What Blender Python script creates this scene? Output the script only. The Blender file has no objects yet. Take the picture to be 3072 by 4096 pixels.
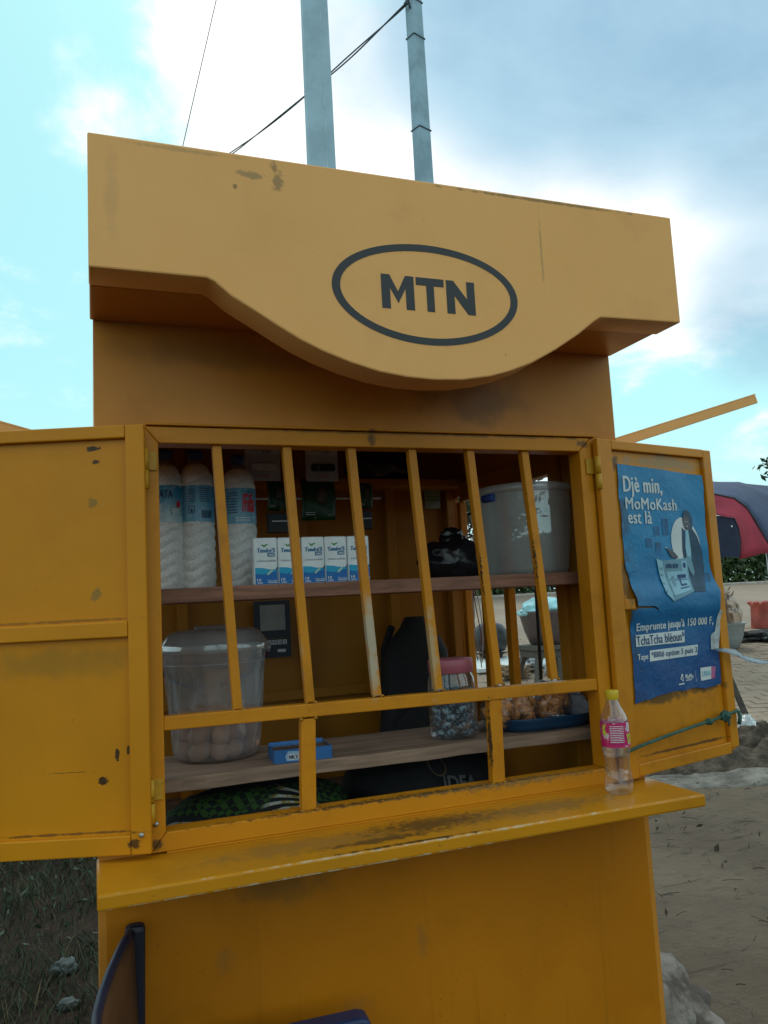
import bpy, bmesh, math, random
from mathutils import Vector, Matrix, noise as mnoise
random.seed(7)
S = bpy.context.scene
COL = S.collection
R = math.radians
V = Vector

# ------------------------------------------------------------------ camera
cd = bpy.data.cameras.new('camera')
cam = bpy.data.objects.new('camera', cd)
COL.objects.link(cam)
rt = V((0.93778, -0.343297, -0.052103)); up = V((0.00957, -0.124444, 0.992181)); fw = V((0.347096, 0.930946, 0.113415))
M = Matrix((rt, up, -fw)).transposed().to_4x4()
M.translation = V((-0.0053, -1.5836, 1.35))
cam.matrix_world = M
cd.sensor_fit = 'HORIZONTAL'; cd.sensor_width = 36.0; cd.lens = 36.98
cd.clip_start = 0.05; cd.clip_end = 2000
S.camera = cam

# ------------------------------------------------------------------ sky, sun, exposure
SUN_AZ, SUN_EL = R(25), R(58)        # azimuth from +y towards +x
w = bpy.data.worlds.new('World'); S.world = w; w.use_nodes = True


class NT:
    """small helper round a node tree"""
    def __init__(s, tree): s.t = tree; s.L = tree.links
    def n(s, typ, **kw):
        x = s.t.nodes.new(typ)
        for k, v in kw.items(): setattr(x, k, v)
        return x
    def put(s, sock, v):
        if hasattr(v, 'is_output'): s.L.new(v, sock)
        elif isinstance(v, (tuple, list)) and len(v) == 3 and sock.type == 'RGBA': sock.default_value = (*v, 1)
        else: sock.default_value = v
    def math(s, op, a, b=0.0, c=0.0, clamp=False):
        x = s.n('ShaderNodeMath', operation=op, use_clamp=clamp)
        for i, v in enumerate((a, b, c)): s.put(x.inputs[i], v)
        return x.outputs[0]
    def vm(s, op, a, b=(0, 0, 0), out=0):
        x = s.n('ShaderNodeVectorMath', operation=op)
        s.put(x.inputs[0], a)
        if op == 'SCALE': s.put(x.inputs['Scale'], b)
        else: s.put(x.inputs[1], b)
        return x.outputs['Value'] if op in ('LENGTH', 'DOT_PRODUCT', 'DISTANCE') else x.outputs[0]
    def mix(s, f, a, b, blend='MIX'):
        x = s.n('ShaderNodeMix', data_type='RGBA', blend_type=blend)
        s.put(x.inputs[0], f); s.put(x.inputs[6], a); s.put(x.inputs[7], b)
        return x.outputs[2]
    def noise(s, vec, scale, detail=3, rough=0.55, dist=0.0):
        x = s.n('ShaderNodeTexNoise')
        s.put(x.inputs['Vector'], vec); x.inputs['Scale'].default_value = scale
        x.inputs['Detail'].default_value = detail; x.inputs['Roughness'].default_value = rough
        x.inputs['Distortion'].default_value = dist
        return x.outputs['Fac']
    def step(s, v, a, b, lo=0.0, hi=1.0):
        x = s.n('ShaderNodeMapRange', interpolation_type='SMOOTHSTEP')
        s.put(x.inputs[0], v)
        x.inputs[1].default_value = a; x.inputs[2].default_value = b
        x.inputs[3].default_value = lo; x.inputs[4].default_value = hi
        return x.outputs[0]
    def sep(s, v):
        x = s.n('ShaderNodeSeparateXYZ'); s.put(x.inputs[0], v); return x.outputs
    def comb(s, a, b, c):
        x = s.n('ShaderNodeCombineXYZ')
        for i, v in enumerate((a, b, c)): s.put(x.inputs[i], v)
        return x.outputs[0]


def build_sky():
    t = w.node_tree
    for x in list(t.nodes): t.nodes.remove(x)
    k = NT(t)
    out = k.n('ShaderNodeOutputWorld'); bg = k.n('ShaderNodeBackground')
    bg.inputs['Strength'].default_value = 0.1
    t.links.new(bg.outputs[0], out.inputs[0])
    sky = k.n('ShaderNodeTexSky', sky_type='NISHITA')
    sky.sun_disc = False; sky.sun_elevation = SUN_EL; sky.sun_rotation = SUN_AZ
    sky.air_density = 1.0; sky.dust_density = 1.5; sky.ozone_density = 1.0
    d = k.vm('NORMALIZE', k.n('ShaderNodeTexCoord').outputs['Generated'])
    clear = k.mix(1.0, sky.outputs[0], (0.75, 1.55, 1.22), 'MULTIPLY')
    clear = k.mix(0.6, clear, (4.9, 7.9, 8.2))
    X, Y, Z = k.sep(d)
    zz = k.math('ADD', k.math('MAXIMUM', Z, 0.0), 0.30)
    pl = k.comb(k.math('DIVIDE', X, zz), k.math('DIVIDE', Y, zz), 3.7)
    n1 = k.noise(pl, 2.4, 9, 0.58, 0.35)
    n2 = k.noise(k.vm('ADD', pl, (5.3, 1.7, 0)), 1.5, 6, 0.55)
    n3 = k.noise(k.vm('ADD', pl, (1.3, 8.7, 0)), 5.5, 8, 0.6, 0.3)
    def lobe(c, r0, r1):
        c = V(c).normalized()
        return k.step(k.vm('DOT_PRODUCT', d, tuple(c)), math.cos(R(r1)), math.cos(R(r0)))
    bias = None
    for c, r0, r1, a in [((.18, .80, .575), 1, 9, .16), ((.07, .85, .53), 1, 5, -.16), ((-.025, .80, .60), .3, 2.5, .16), ((.26, .80, .54), 1, 11, .20), ((.482, .746, .46), 3, 13, .46), ((.40, .775, .49), 1, 9, .3),
                         ((.643, .658, .39), 2, 10, .44), ((.57, .71, .42), 1, 8, .3), ((-.018, .84, .54), 0.5, 4.5, .24), ((.36, .80, .48), 1, 12, .24),
                         ((-.05, .93, .36), 2, 15, -.20), ((-.07, .80, .60), 1, 9, -.30), ((.65, .72, .21), 3, 14, -.26),
                         ((-.05, .97, .20), 2, 12, -.10)]:
        v = k.math('MULTIPLY', lobe(c, r0, r1), a)
        bias = v if bias is None else k.math('ADD', bias, v)
    fld = k.math('ADD', k.math('ADD', n1, k.math('MULTIPLY', k.math('SUBTRACT', n1, .5), .6)), k.math('MULTIPLY', k.math('SUBTRACT', n3, .5), .75))
    cl = k.step(k.math('ADD', fld, k.math('ADD', bias, .10)), 0.42, 0.88)
    dk = None
    for c, r0, r1, a in [((.375, .705, .61), 1, 9, .9), ((.285, .745, .60), .5, 7, .6), ((.45, .672, .588), 2, 11, 1.0), ((.54, .62, .575), 2, 12, 1.0), ((.61, .57, .56), 2, 12, 1.0),
                         ((.665, .58, .47), 1, 9, .85), ((.50, .48, .72), 4, 18, 1.0), ((.705, .635, .31), 1, 8, .8), ((.73, .60, .37), 1, 8, .7)]:
        v = k.math('MULTIPLY', lobe(c, r0, r1), a)
        dk = v if dk is None else k.math('SMOOTH_MAX', dk, v, 0.25)
    dk = k.math('ADD', dk, k.math('MULTIPLY', k.math('SUBTRACT', n2, 0.5), 0.6))
    dk = k.math('ADD', dk, k.math('MULTIPLY', k.math('SUBTRACT', n3, 0.5), 0.25))
    dk = k.step(dk, 0.15, 1.05)
    wht = k.mix(k.step(n3, .30, .62), (7.9, 8.6, 9.0), (10.6, 10.7, 10.6))
    col = k.mix(cl, clear, wht)
    grey = k.mix(k.step(n1, 0.3, 0.7), (2.7, 4.5, 5.9), (4.0, 6.0, 7.3))
    col = k.mix(k.math('MULTIPLY', dk, k.step(Z, 0.02, 0.2)), col, grey)
    # pale haze low over the horizon
    col = k.mix(k.step(Z, 0.30, 0.0, 0.0, 0.75), col, (5.4, 7.3, 7.8))
    # below the horizon the dome is only seen past the edge of the ground
    col = k.mix(k.step(Z, -0.03, -0.12), col, (2.2, 2.1, 1.9))
    t.links.new(col, bg.inputs['Color'])


build_sky()
sl = bpy.data.lights.new('sun', 'SUN'); sl.energy = 0.7; sl.angle = R(20); sl.color = (1.0, 0.96, 0.9)
sun = bpy.data.objects.new('sun', sl); COL.objects.link(sun)
sd = V((math.sin(SUN_AZ) * math.cos(SUN_EL), math.cos(SUN_AZ) * math.cos(SUN_EL), math.sin(SUN_EL)))
sun.rotation_euler = sd.to_track_quat('Z', 'Y').to_euler()
sun.location = sd * 40
vs = S.view_settings
vs.view_transform = 'Standard'; vs.look = 'None'; vs.gamma = 1.0; vs.exposure = 0.30
try: vs.use_curve_mapping = False
except Exception: pass
S.cycles.max_bounces = 10; S.cycles.transparent_max_bounces = 24
S.cycles.diffuse_bounces = 5


# ------------------------------------------------------------------ materials
def newmat(name):
    m = bpy.data.materials.new(name); m.use_nodes = True
    k = NT(m.node_tree)
    b = m.node_tree.nodes['Principled BSDF']
    return m, k, b


def bump(k, b, h, strength=0.2, dist=0.002):
    x = k.n('ShaderNodeBump'); x.inputs['Strength'].default_value = strength; x.inputs['Distance'].default_value = dist
    k.put(x.inputs['Height'], h); k.L.new(x.outputs[0], b.inputs['Normal'])


def plain(name, col, rough=0.6, metal=0.0, var=0.15, scale=12.0, bmp=0.1, bscale=120, coat=0.0, spec=0.5, bd=0.001):
    m, k, b = newmat(name)
    o = k.n('ShaderNodeTexCoord').outputs['Object']
    n = k.noise(o, scale, 4)
    dark = tuple(c * (1 - var) for c in col); light = tuple(min(1, c * (1 + var)) for c in col)
    k.L.new(k.mix(k.step(n, 0.3, 0.7), dark, light), b.inputs['Base Color'])
    b.inputs['Roughness'].default_value = rough; b.inputs['Metallic'].default_value = metal
    b.inputs['Coat Weight'].default_value = coat; b.inputs['Coat Roughness'].default_value = 0.1
    b.inputs['Specular IOR Level'].default_value = spec
    if bmp: bump(k, b, k.noise(o, bscale, 4 if bd > .005 else 2), bmp, bd)
    return m


def paint(name, col, rough=0.37, marks=(), speck=0.25, grime=0.35, gscale=5.0, seed=0.0, veil=None, streak=0.0):
    """enamel on sheet metal: blotches, grime, specks, bare spots of given place and size"""
    m, k, b = newmat(name)
    o0 = k.n('ShaderNodeTexCoord').outputs['Object']
    o = k.vm('ADD', o0, (seed, seed * 0.7, seed * 1.3))
    c = k.mix(k.step(k.noise(o, 2.3, 4), 0.3, 0.7), tuple(x * 0.88 for x in col), tuple(min(1, x * 1.08) for x in col))
    if veil:   # paler tint: lens veil painted into the colour
        c = k.mix(k.step(k.noise(o, 1.7, 5, 0.6), 0.35, 0.65, 0.75, 1.0), c, veil)
    g = k.step(k.noise(o, gscale, 6, 0.65), 0.50, 0.78, 0.0, grime)
    c = k.mix(g, c, tuple(x * y for x, y in zip(col, (0.45, 0.42, 0.6))))
    if streak:
        sx = k.vm('MULTIPLY', o, (26.0, 26.0, 1.6))
        c = k.mix(k.step(k.noise(sx, 1.0, 4, 0.6), 0.56, 0.75, 0.0, streak), c, tuple(x * 0.5 for x in col))
    sp = k.math('MULTIPLY', k.step(k.noise(o, 210, 2, 0.6), 0.66, 0.72), k.step(k.noise(o, 7.0, 3), 0.45, 0.70, 0.0, speck))
    c = k.mix(sp, c, (0.045, 0.028, 0.014))
    sp2 = k.math('MULTIPLY', k.step(k.noise(k.vm('ADD', o, (4.1, 2.2, 0.7)), 75, 3, 0.6), 0.70, 0.74), k.step(k.noise(o, 4.0, 3), 0.40, 0.65, 0.0, min(1.0, 0.25 + speck * 0.7)))
    c = k.mix(sp2, c, (0.07, 0.04, 0.016))
    r = k.math('ADD', rough - 0.08, k.math('MULTIPLY', k.noise(o, 9, 4), 0.2))
    for i, (p, s, mc, ns, amt, soft) in enumerate(marks):
        dv = k.vm('DIVIDE', k.vm('SUBTRACT', o0, p), s)
        dd = k.vm('LENGTH', dv)
        nn = k.noise(k.vm('ADD', o0, (i * 3.1, i * 1.7, 0)), ns, 5, 0.65)
        f = k.math('ADD', dd, k.math('MULTIPLY', k.math('SUBTRACT', nn, 0.5), 2.6))
        c = k.mix(k.step(f, 0.75 + soft, 0.75 - soft, 0.0, amt), c, mc)
    k.L.new(c, b.inputs['Base Color']); k.L.new(r, b.inputs['Roughness'])
    b.inputs['Specular IOR Level'].default_value = 0.25
    h = k.math('ADD', k.math('ADD', k.math('MULTIPLY', k.noise(o, 260, 2), 0.3), k.noise(o, 7.0, 3)), k.math('MULTIPLY', k.noise(k.vm('MULTIPLY', o, (1, 1, .35)), 2.2, 2), 5.0))
    bump(k, b, h, 0.16, 0.005)
    return m


def clear(name, tint=(0.9, 0.93, 0.95), body=0.08, gloss=0.16, bodycol=(0.6, 0.63, 0.65), rough=0.08, crinkle=0.0, cscale=60):
    """thin see-through plastic: transparent film with a little milkiness and a sheen"""
    m, k, b = newmat(name)
    t = m.node_tree; t.nodes.remove(b)
    out = t.nodes['Material Output']
    o = k.n('ShaderNodeTexCoord').outputs['Object']
    tr = k.n('ShaderNodeBsdfTransparent'); tr.inputs[0].default_value = (*tint, 1)
    df = k.n('ShaderNodeBsdfDiffuse'); df.inputs[0].default_value = (*bodycol, 1)
    tl = k.n('ShaderNodeBsdfTranslucent'); tl.inputs[0].default_value = (*bodycol, 1)
    gl = k.n('ShaderNodeBsdfGlossy'); gl.inputs[0].default_value = (1, 1, 1, 1); gl.inputs['Roughness'].default_value = rough
    bd = k.n('ShaderNodeMixShader'); bd.inputs[0].default_value = 0.5
    k.L.new(df.outputs[0], bd.inputs[1]); k.L.new(tl.outputs[0], bd.inputs[2])
    m1 = k.n('ShaderNodeMixShader'); k.put(m1.inputs[0], k.step(k.noise(o, 11, 3), 0.25, 0.8, body * 0.82, body * 1.15))
    k.L.new(tr.outputs[0], m1.inputs[1]); k.L.new(bd.outputs[0], m1.inputs[2])
    lw = k.n('ShaderNodeLayerWeight'); lw.inputs[0].default_value = 0.35
    m2 = k.n('ShaderNodeMixShader')
    k.put(m2.inputs[0], k.math('ADD', gloss * 0.35, k.math('MULTIPLY', lw.outputs['Facing'], gloss * 2.2), clamp=True))
    k.L.new(m1.outputs[0], m2.inputs[1]); k.L.new(gl.outputs[0], m2.inputs[2])
    if crinkle:
        bp = k.n('ShaderNodeBump'); bp.inputs['Strength'].default_value = crinkle; bp.inputs['Distance'].default_value = 0.01
        k.put(bp.inputs['Height'], k.noise(o, cscale, 3, 0.5, 1.0))
        for q in (gl, df): k.L.new(bp.outputs[0], q.inputs['Normal'])
        k.L.new(bp.outputs[0], lw.inputs['Normal'])
    k.L.new(m2.outputs[0], out.inputs[0])
    return m


def wood(name, col, seed=0):
    m, k, b = newmat(name)
    o = k.vm('ADD', k.n('ShaderNodeTexCoord').outputs['Object'], (seed, seed, seed))
    g = k.noise(k.vm('MULTIPLY', o, (3.0, 40.0, 60.0)), 1.0, 5, 0.6, 0.6)
    c = k.mix(k.step(g, 0.3, 0.72), tuple(x * 0.6 for x in col), tuple(min(1, x * 1.25) for x in col))
    c = k.mix(k.step(k.noise(o, 5, 4), 0.52, 0.75, 0, 0.5), c, tuple(x * 0.5 for x in col))
    k.L.new(c, b.inputs['Base Color']); b.inputs['Roughness'].default_value = 0.75
    bump(k, b, g, 0.3, 0.002)
    return m


YEL = (0.56, 0.215, 0.010)
RUST = (0.035, 0.022, 0.013)
GREY = (0.16, 0.11, 0.05)
DIRT = (0.045, 0.030, 0.016)
M_body = paint('yellow_paint', (0.57, 0.215, 0.012), veil=(0.62, 0.238, 0.034), marks=[((0.82, 0.0, 1.80), (0.16, 0.2, 0.06), (0.10, 0.05, 0.012), 9, 0.55, 0.5),
                                          ((0.25, 0.0, 1.87), (0.22, 0.2, 0.035), (0.14, 0.07, 0.02), 7, 0.4, 0.5)], grime=0.25)  # second tint lifts the upper wall as lens veil would
M_base = paint('yellow_base_paint', (0.555, 0.182, 0.006), marks=[((0.22, 0, 0.70), (0.02, .2, .03), GREY, 60, 0.25, 0.45), ((0.62, 0, 0.66), (0.012, .2, .04), GREY, 50, 0.28, 0.45),
               ((0.33, 0, 0.82), (0.10, .2, .05), (0.2, 0.1, 0.02), 14, 0.6, 0.5), ((0.47, 0, 0.56), (0.04, .2, .02), GREY, 50, 0.22, 0.45)],
               grime=0.4, gscale=4.0, seed=3.1, streak=0.3, speck=0.6)
M_fascia = paint('veiled_yellow_paint', (0.84, 0.385, 0.08), veil=(0.93, 0.465, 0.155), rough=0.55, grime=0.15, seed=1.3,  # lightened colour stands in for lens veil over the fascia
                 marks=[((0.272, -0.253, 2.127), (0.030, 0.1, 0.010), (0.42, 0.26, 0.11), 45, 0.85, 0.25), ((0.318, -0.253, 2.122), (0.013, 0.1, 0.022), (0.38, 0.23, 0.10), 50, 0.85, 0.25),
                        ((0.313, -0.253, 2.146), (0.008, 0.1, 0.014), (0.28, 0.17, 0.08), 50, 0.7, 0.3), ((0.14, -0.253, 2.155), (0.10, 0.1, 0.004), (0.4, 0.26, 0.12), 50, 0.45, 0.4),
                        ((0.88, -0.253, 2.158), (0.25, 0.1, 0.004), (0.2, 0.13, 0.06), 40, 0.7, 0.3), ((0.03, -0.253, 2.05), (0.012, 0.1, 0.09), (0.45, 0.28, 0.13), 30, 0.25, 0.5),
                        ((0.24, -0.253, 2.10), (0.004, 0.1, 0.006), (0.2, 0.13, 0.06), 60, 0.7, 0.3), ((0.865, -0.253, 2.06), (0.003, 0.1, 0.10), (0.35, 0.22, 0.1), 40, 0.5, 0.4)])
M_frame = paint('yellow_frame_paint', (0.610, 0.224, 0.007), grime=0.45, gscale=9, speck=0.75, seed=7.7,
                marks=[((0.6, -0.02, 0.952), (0.45, 0.03, 0.006), DIRT, 60, 0.8, 0.3), ((0.86, -0.02, 0.95), (0.25, 0.03, 0.012), GREY, 90, 0.6, 0.4),
                       ((0.56, -0.02, 1.706), (0.012, 0.03, 0.02), DIRT, 50, 0.75, 0.4), ((0.7, -0.02, 1.712), (0.5, 0.03, 0.004), DIRT, 40, 0.6, 0.4),
                       ((1.09, -0.02, 1.70), (0.02, 0.03, 0.012), DIRT, 50, 0.7, 0.3), ((0.10, -0.02, 0.93), (0.014, 0.03, 0.012), DIRT, 50, 0.8, 0.3)])
M_bar = paint('yellow_bar_paint', (0.610, 0.224, 0.008), grime=0.5, gscale=12, speck=1.0, seed=12.0,
              marks=[((0.537, -0.01, 1.27), (0.018, 0.03, 0.11), (0.48, 0.42, 0.30), 20, 0.85, 0.4), ((0.675, -0.01, 1.24), (0.016, 0.03, 0.09), (0.46, 0.38, 0.22), 24, 0.7, 0.4),
                     ((0.38, -0.01, 1.22), (0.016, 0.03, 0.07), (0.5, 0.40, 0.2), 24, 0.5, 0.4), ((0.521, -0.01, 1.33), (0.005, 0.02, 0.05), RUST, 120, 0.9, 0.2),
                     ((0.805, -0.01, 1.35), (0.005, 0.02, 0.12), RUST, 140, 0.9, 0.2), ((0.945, -0.01, 1.38), (0.005, 0.02, 0.10), RUST, 140, 0.9, 0.2),
                     ((0.62, -0.01, 1.158), (0.2, 0.02, 0.003), (0.5, 0.45, 0.36), 60, 0.8, 0.3), ((0.8, -0.01, 1.05), (0.004, 0.02, 0.08), RUST, 120, 0.9, 0.2)])
M_counter = paint('counter_paint', (0.600, 0.235, 0.008), rough=0.32, grime=0.25, seed=21.0,
                  marks=[((0.62, -0.09, 0.912), (0.16, 0.05, 0.03), DIRT, 70, 0.85, 0.5), ((0.50, -0.14, 0.912), (0.14, 0.018, 0.03), DIRT, 60, 0.8, 0.45),
                         ((0.85, -0.10, 0.912), (0.20, 0.05, 0.03), GREY, 60, 0.6, 0.5), ((0.35, -0.10, 0.912), (0.2, 0.05, 0.03), GREY, 40, 0.45, 0.5),
                         ((0.6, -0.19, 0.912), (0.62, 0.0032, 0.0032), (0.62, 0.55, 0.40), 45, 0.7, 0.35), ((0.55, -0.183, 0.913), (0.17, 0.006, 0.01), RUST, 60, 0.9, 0.3),
                         ((0.4, -0.191, 0.886), (0.5, 0.004, 0.004), (0.70, 0.62, 0.45), 60, 0.8, 0.3)])
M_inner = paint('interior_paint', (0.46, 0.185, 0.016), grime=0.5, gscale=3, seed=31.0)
M_doorL = paint('door_paint', (0.640, 0.240, 0.006), grime=0.2, seed=41.0, speck=0.2,
                marks=[((0.101, -.012, 1.669), (0.016, .05, 0.006), RUST, 90, 0.95, 0.15), ((0.096, -.012, 1.644), (0.010, .05, 0.005), RUST, 160, 0.9, 0.15),
                       ((0.101, -.012, 1.563), (0.010, .05, 0.012), (0.26, 0.15, 0.03), 60, 0.75, 0.2), ((0.098, -.012, 1.392), (0.012, .05, 0.012), (0.27, 0.16, 0.04), 60, 0.75, 0.2),
                       ((0.062, -.012, 1.10), (0.005, .05, 0.015), RUST, 90, 0.95, 0.15), ((0.042, -.012, 1.107), (0.004, .05, 0.010), RUST, 120, 0.9, 0.15),
                       ((0.088, -.012, 1.054), (0.011, .05, 0.010), RUST, 90, 0.95, 0.15), ((0.150, -.012, 1.071), (0.05, .05, 0.0012), RUST, 160, 0.6, 0.2),
                       ((0.16, -.012, 1.27), (0.16, .05, 0.03), (0.3, 0.15, 0.015), 12, 0.55, 0.5), ((0.16, -.012, 0.963), (0.2, .05, 0.003), DIRT, 50, 0.7, 0.4),
                       ((0.03, 0.0, 0.942), (0.016, .05, 0.010), RUST, 130, 0.85, 0.2), ((0.16, -.012, 1.345), (0.2, .05, 0.003), DIRT, 40, 0.5, 0.4)])
M_doorR = paint('door_paint_stained', (0.610, 0.224, 0.008), grime=0.45, gscale=8, seed=51.0, speck=0.7,
                marks=[((0.25, .012, 1.665), (0.2, .05, 0.02), (0.36, 0.24, 0.12), 24, 0.8, 0.4), ((0.17, .012, 1.088), (0.11, .05, 0.018), (0.10, 0.06, 0.02), 24, 0.85, 0.3),
                       ((0.34, .012, 1.095), (0.09, .05, 0.014), (0.10, 0.06, 0.02), 26, 0.8, 0.3), ((0.24, .012, 0.962), (0.2, .05, 0.004), DIRT, 40, 0.8, 0.35),
                       ((0.075, .012, 1.36), (0.02, .05, 0.07), (0.09, 0.06, 0.03), 30, 0.7, 0.35), ((0.065, .012, 1.66), (0.02, .05, 0.02), (0.08, 0.05, 0.03), 40, 0.8, 0.3)])
M_hinge0 = paint('weld_paint', (.42, .18, .015), grime=.8, gscale=30, speck=1, seed=66)
M_black = plain('black_vinyl', (0.018, 0.020, 0.024), 0.45, var=0.2)
M_steel = plain('worn_steel', (0.42, 0.42, 0.42), 0.35, 0.9)
M_woodtop = wood('shelf_wood_red', (0.30, 0.135, 0.085), 0.3)
M_woodlow = wood('shelf_wood_pale', (0.33, 0.21, 0.145), 2.3)


# ------------------------------------------------------------------ mesh helpers
class MB:
    def __init__(s): s.v = []; s.f = []; s.sm = []
    def add(s, vs, fs, smooth=False):
        o = len(s.v); s.v += [tuple(x) for x in vs]
        s.f += [tuple(i + o for i in f) for f in fs]; s.sm += [smooth] * len(fs)
        return s
    def box(s, a, b):
        x0, y0, z0 = a; x1, y1, z1 = b
        return s.add([(x0, y0, z0), (x1, y0, z0), (x1, y1, z0), (x0, y1, z0), (x0, y0, z1), (x1, y0, z1), (x1, y1, z1), (x0, y1, z1)],
                     [(0, 3, 2, 1), (4, 5, 6, 7), (0, 1, 5, 4), (1, 2, 6, 5), (2, 3, 7, 6), (3, 0, 4, 7)])
    def hexa(s, p):   # eight corners, bottom loop then top loop
        return s.add(p, [(0, 3, 2, 1), (4, 5, 6, 7), (0, 1, 5, 4), (1, 2, 6, 5), (2, 3, 7, 6), (3, 0, 4, 7)])
    def prism(s, poly, fn, d0, d1, smooth=False):
        """poly: 2D outline; fn(a, b, depth) -> point"""
        n = len(poly)
        vs = [fn(a, b, d0) for a, b in poly] + [fn(a, b, d1) for a, b in poly]
        o = len(s.v); s.v += [tuple(x) for x in vs]
        s.f.append(tuple(o + i for i in range(n))[::-1]); s.sm.append(False)
        s.f.append(tuple(o + n + i for i in range(n))); s.sm.append(False)
        for i in range(n):
            j = (i + 1) % n
            s.f.append((o + i, o + j, o + n + j, o + n + i)); s.sm.append(smooth)
        return s
    def tube(s, pts, r, n=8, caps=True, smooth=True):
        pts = [V(p) for p in pts]; m = len(pts)
        rs = r if isinstance(r, (list, tuple)) else [r] * m
        rings = []; pu = None
        for i, p in enumerate(pts):
            t = (pts[min(i + 1, m - 1)] - pts[max(i - 1, 0)]).normalized()
            u = pu if pu is not None else (V((0, 0, 1)) if abs(t.z) < .9 else V((1, 0, 0)))
            u = (u - t * u.dot(t)).normalized(); pu = u; q = t.cross(u)
            rings.append([p + (u * math.cos(2 * math.pi * j / n) + q * math.sin(2 * math.pi * j / n)) * rs[i] for j in range(n)])
        vs = [x for rg in rings for x in rg]
        fs = [(i * n + j, i * n + (j + 1) % n, (i + 1) * n + (j + 1) % n, (i + 1) * n + j) for i in range(m - 1) for j in range(n)]
        s.add(vs, fs, smooth)
        if caps:
            o = len(s.v) - len(vs)
            s.f.append(tuple(o + j for j in range(n))[::-1]); s.f.append(tuple(o + (m - 1) * n + j for j in range(n))); s.sm += [False, False]
        return s
    def lathe(s, prof, c=(0, 0, 0), n=28, mod=None, cap0=True, cap1=True, sq=None):
        """prof: (r, z) list; mod(theta, z, r)->r"""
        vs = []
        for r, z in prof:
            for j in range(n):
                a = 2 * math.pi * j / n
                q = mod(a, z, r) if mod else r
                vs.append((c[0] + q * math.cos(a), c[1] + q * math.sin(a), c[2] + z))
        m = len(prof)
        fs = [(i * n + j, i * n + (j + 1) % n, (i + 1) * n + (j + 1) % n, (i + 1) * n + j) for i in range(m - 1) for j in range(n)]
        s.add(vs, fs, True)
        o = len(s.v) - len(vs)
        if cap0: s.f.append(tuple(o + j for j in range(n))[::-1]); s.sm.append(False)
        if cap1: s.f.append(tuple(o + (m - 1) * n + j for j in range(n))); s.sm.append(False)
        return s
    def lump(s, c, rad, seed=0, amp=0.15, freq=2.0, sub=3, flat=None, smooth=True):
        bm = bmesh.new(); bmesh.ops.create_icosphere(bm, subdivisions=sub, radius=1.0)
        vs = []
        for v in bm.verts:
            d = v.co.normalized()
            q = 1 + amp * mnoise.fractal(d * freq + V((seed * 7.3, seed * 3.1, seed)), 0.8, 2.0, 4)
            p = V((d.x * rad[0] * q, d.y * rad[1] * q, d.z * rad[2] * q))
            if flat is not None: p.z = max(p.z, flat)
            vs.append(V(c) + p)
        idx = {v: i for i, v in enumerate(bm.verts)}
        fs = [tuple(idx[v] for v in f.verts) for f in bm.faces]
        bm.free()
        return s.add(vs, fs, smooth)
    def grid(s, nu, nv, fn, smooth=True):
        vs = [fn(i / nu, j / nv) for j in range(nv + 1) for i in range(nu + 1)]
        fs = [(j * (nu + 1) + i, j * (nu + 1) + i + 1, (j + 1) * (nu + 1) + i + 1, (j + 1) * (nu + 1) + i) for j in range(nv) for i in range(nu)]
        return s.add(vs, fs, smooth)
    def mesh(s, name, mat):
        me = bpy.data.meshes.new(name)
        me.from_pydata(s.v, [], s.f)
        me.polygons.foreach_set('use_smooth', s.sm)
        if mat: me.materials.append(mat)
        me.update()
        return me
    def obj(s, name, mat, parent=None, bevel=0.0, loc=None, solid=0.0):
        o = bpy.data.objects.new(name, s.mesh(name, mat)); COL.objects.link(o)
        if parent is not None: o.parent = parent
        if loc is not None: o.location = loc
        if solid:
            md = o.modifiers.new('solidify', 'SOLIDIFY'); md.thickness = solid; md.offset = 0
        if bevel:
            md = o.modifiers.new('bevel', 'BEVEL'); md.width = bevel; md.segments = 2; md.limit_method = 'ANGLE'; md.angle_limit = R(40)
        return o


def tag(o, label=None, cat=None, group=None, kind=None):
    if label: o['label'] = label
    if cat: o['category'] = cat
    if group: o['group'] = group
    if kind: o['kind'] = kind
    return o


def thing(name, label, cat, loc=(0, 0, 0), rz=0.0, group=None):
    o = bpy.data.objects.new(name, None); COL.objects.link(o)
    o.empty_display_size = 0.05
    o.location = loc; o.rotation_euler = (0, 0, rz)
    return tag(o, label, cat, group)


def dup(root, loc, rot, label=None, scale=None):
    r = root.copy(); COL.objects.link(r); r.location = loc; r.rotation_euler = rot
    if scale: r.scale = scale
    if label: r['label'] = label
    for ch in list(root.children):
        c = ch.copy(); COL.objects.link(c); c.parent = r
        for g in list(ch.children):
            d = g.copy(); COL.objects.link(d); d.parent = c
    return r


_tc = {}
def text2d(body, bold=0.0, shear=0.0):
    key = (body, bold, shear)
    if key not in _tc:
        cu = bpy.data.curves.new('text', 'FONT'); cu.body = body; cu.offset = bold; cu.shear = shear; cu.resolution_u = 3; cu.space_character = 1.07
        ob = bpy.data.objects.new('text', cu)
        me = bpy.data.meshes.new_from_object(ob)
        vs = [(v.co.x, v.co.y) for v in me.vertices]; fs = [tuple(p.vertices) for p in me.polygons]
        bpy.data.objects.remove(ob); bpy.data.curves.remove(cu); bpy.data.meshes.remove(me)
        x0 = min(a for a, _ in vs); x1 = max(a for a, _ in vs); y0 = min(b for _, b in vs); y1 = max(b for _, b in vs)
        _tc[key] = ([((a - x0) / (x1 - x0), (b - y0) / (y1 - y0)) for a, b in vs], fs)
    return _tc[key]


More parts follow.
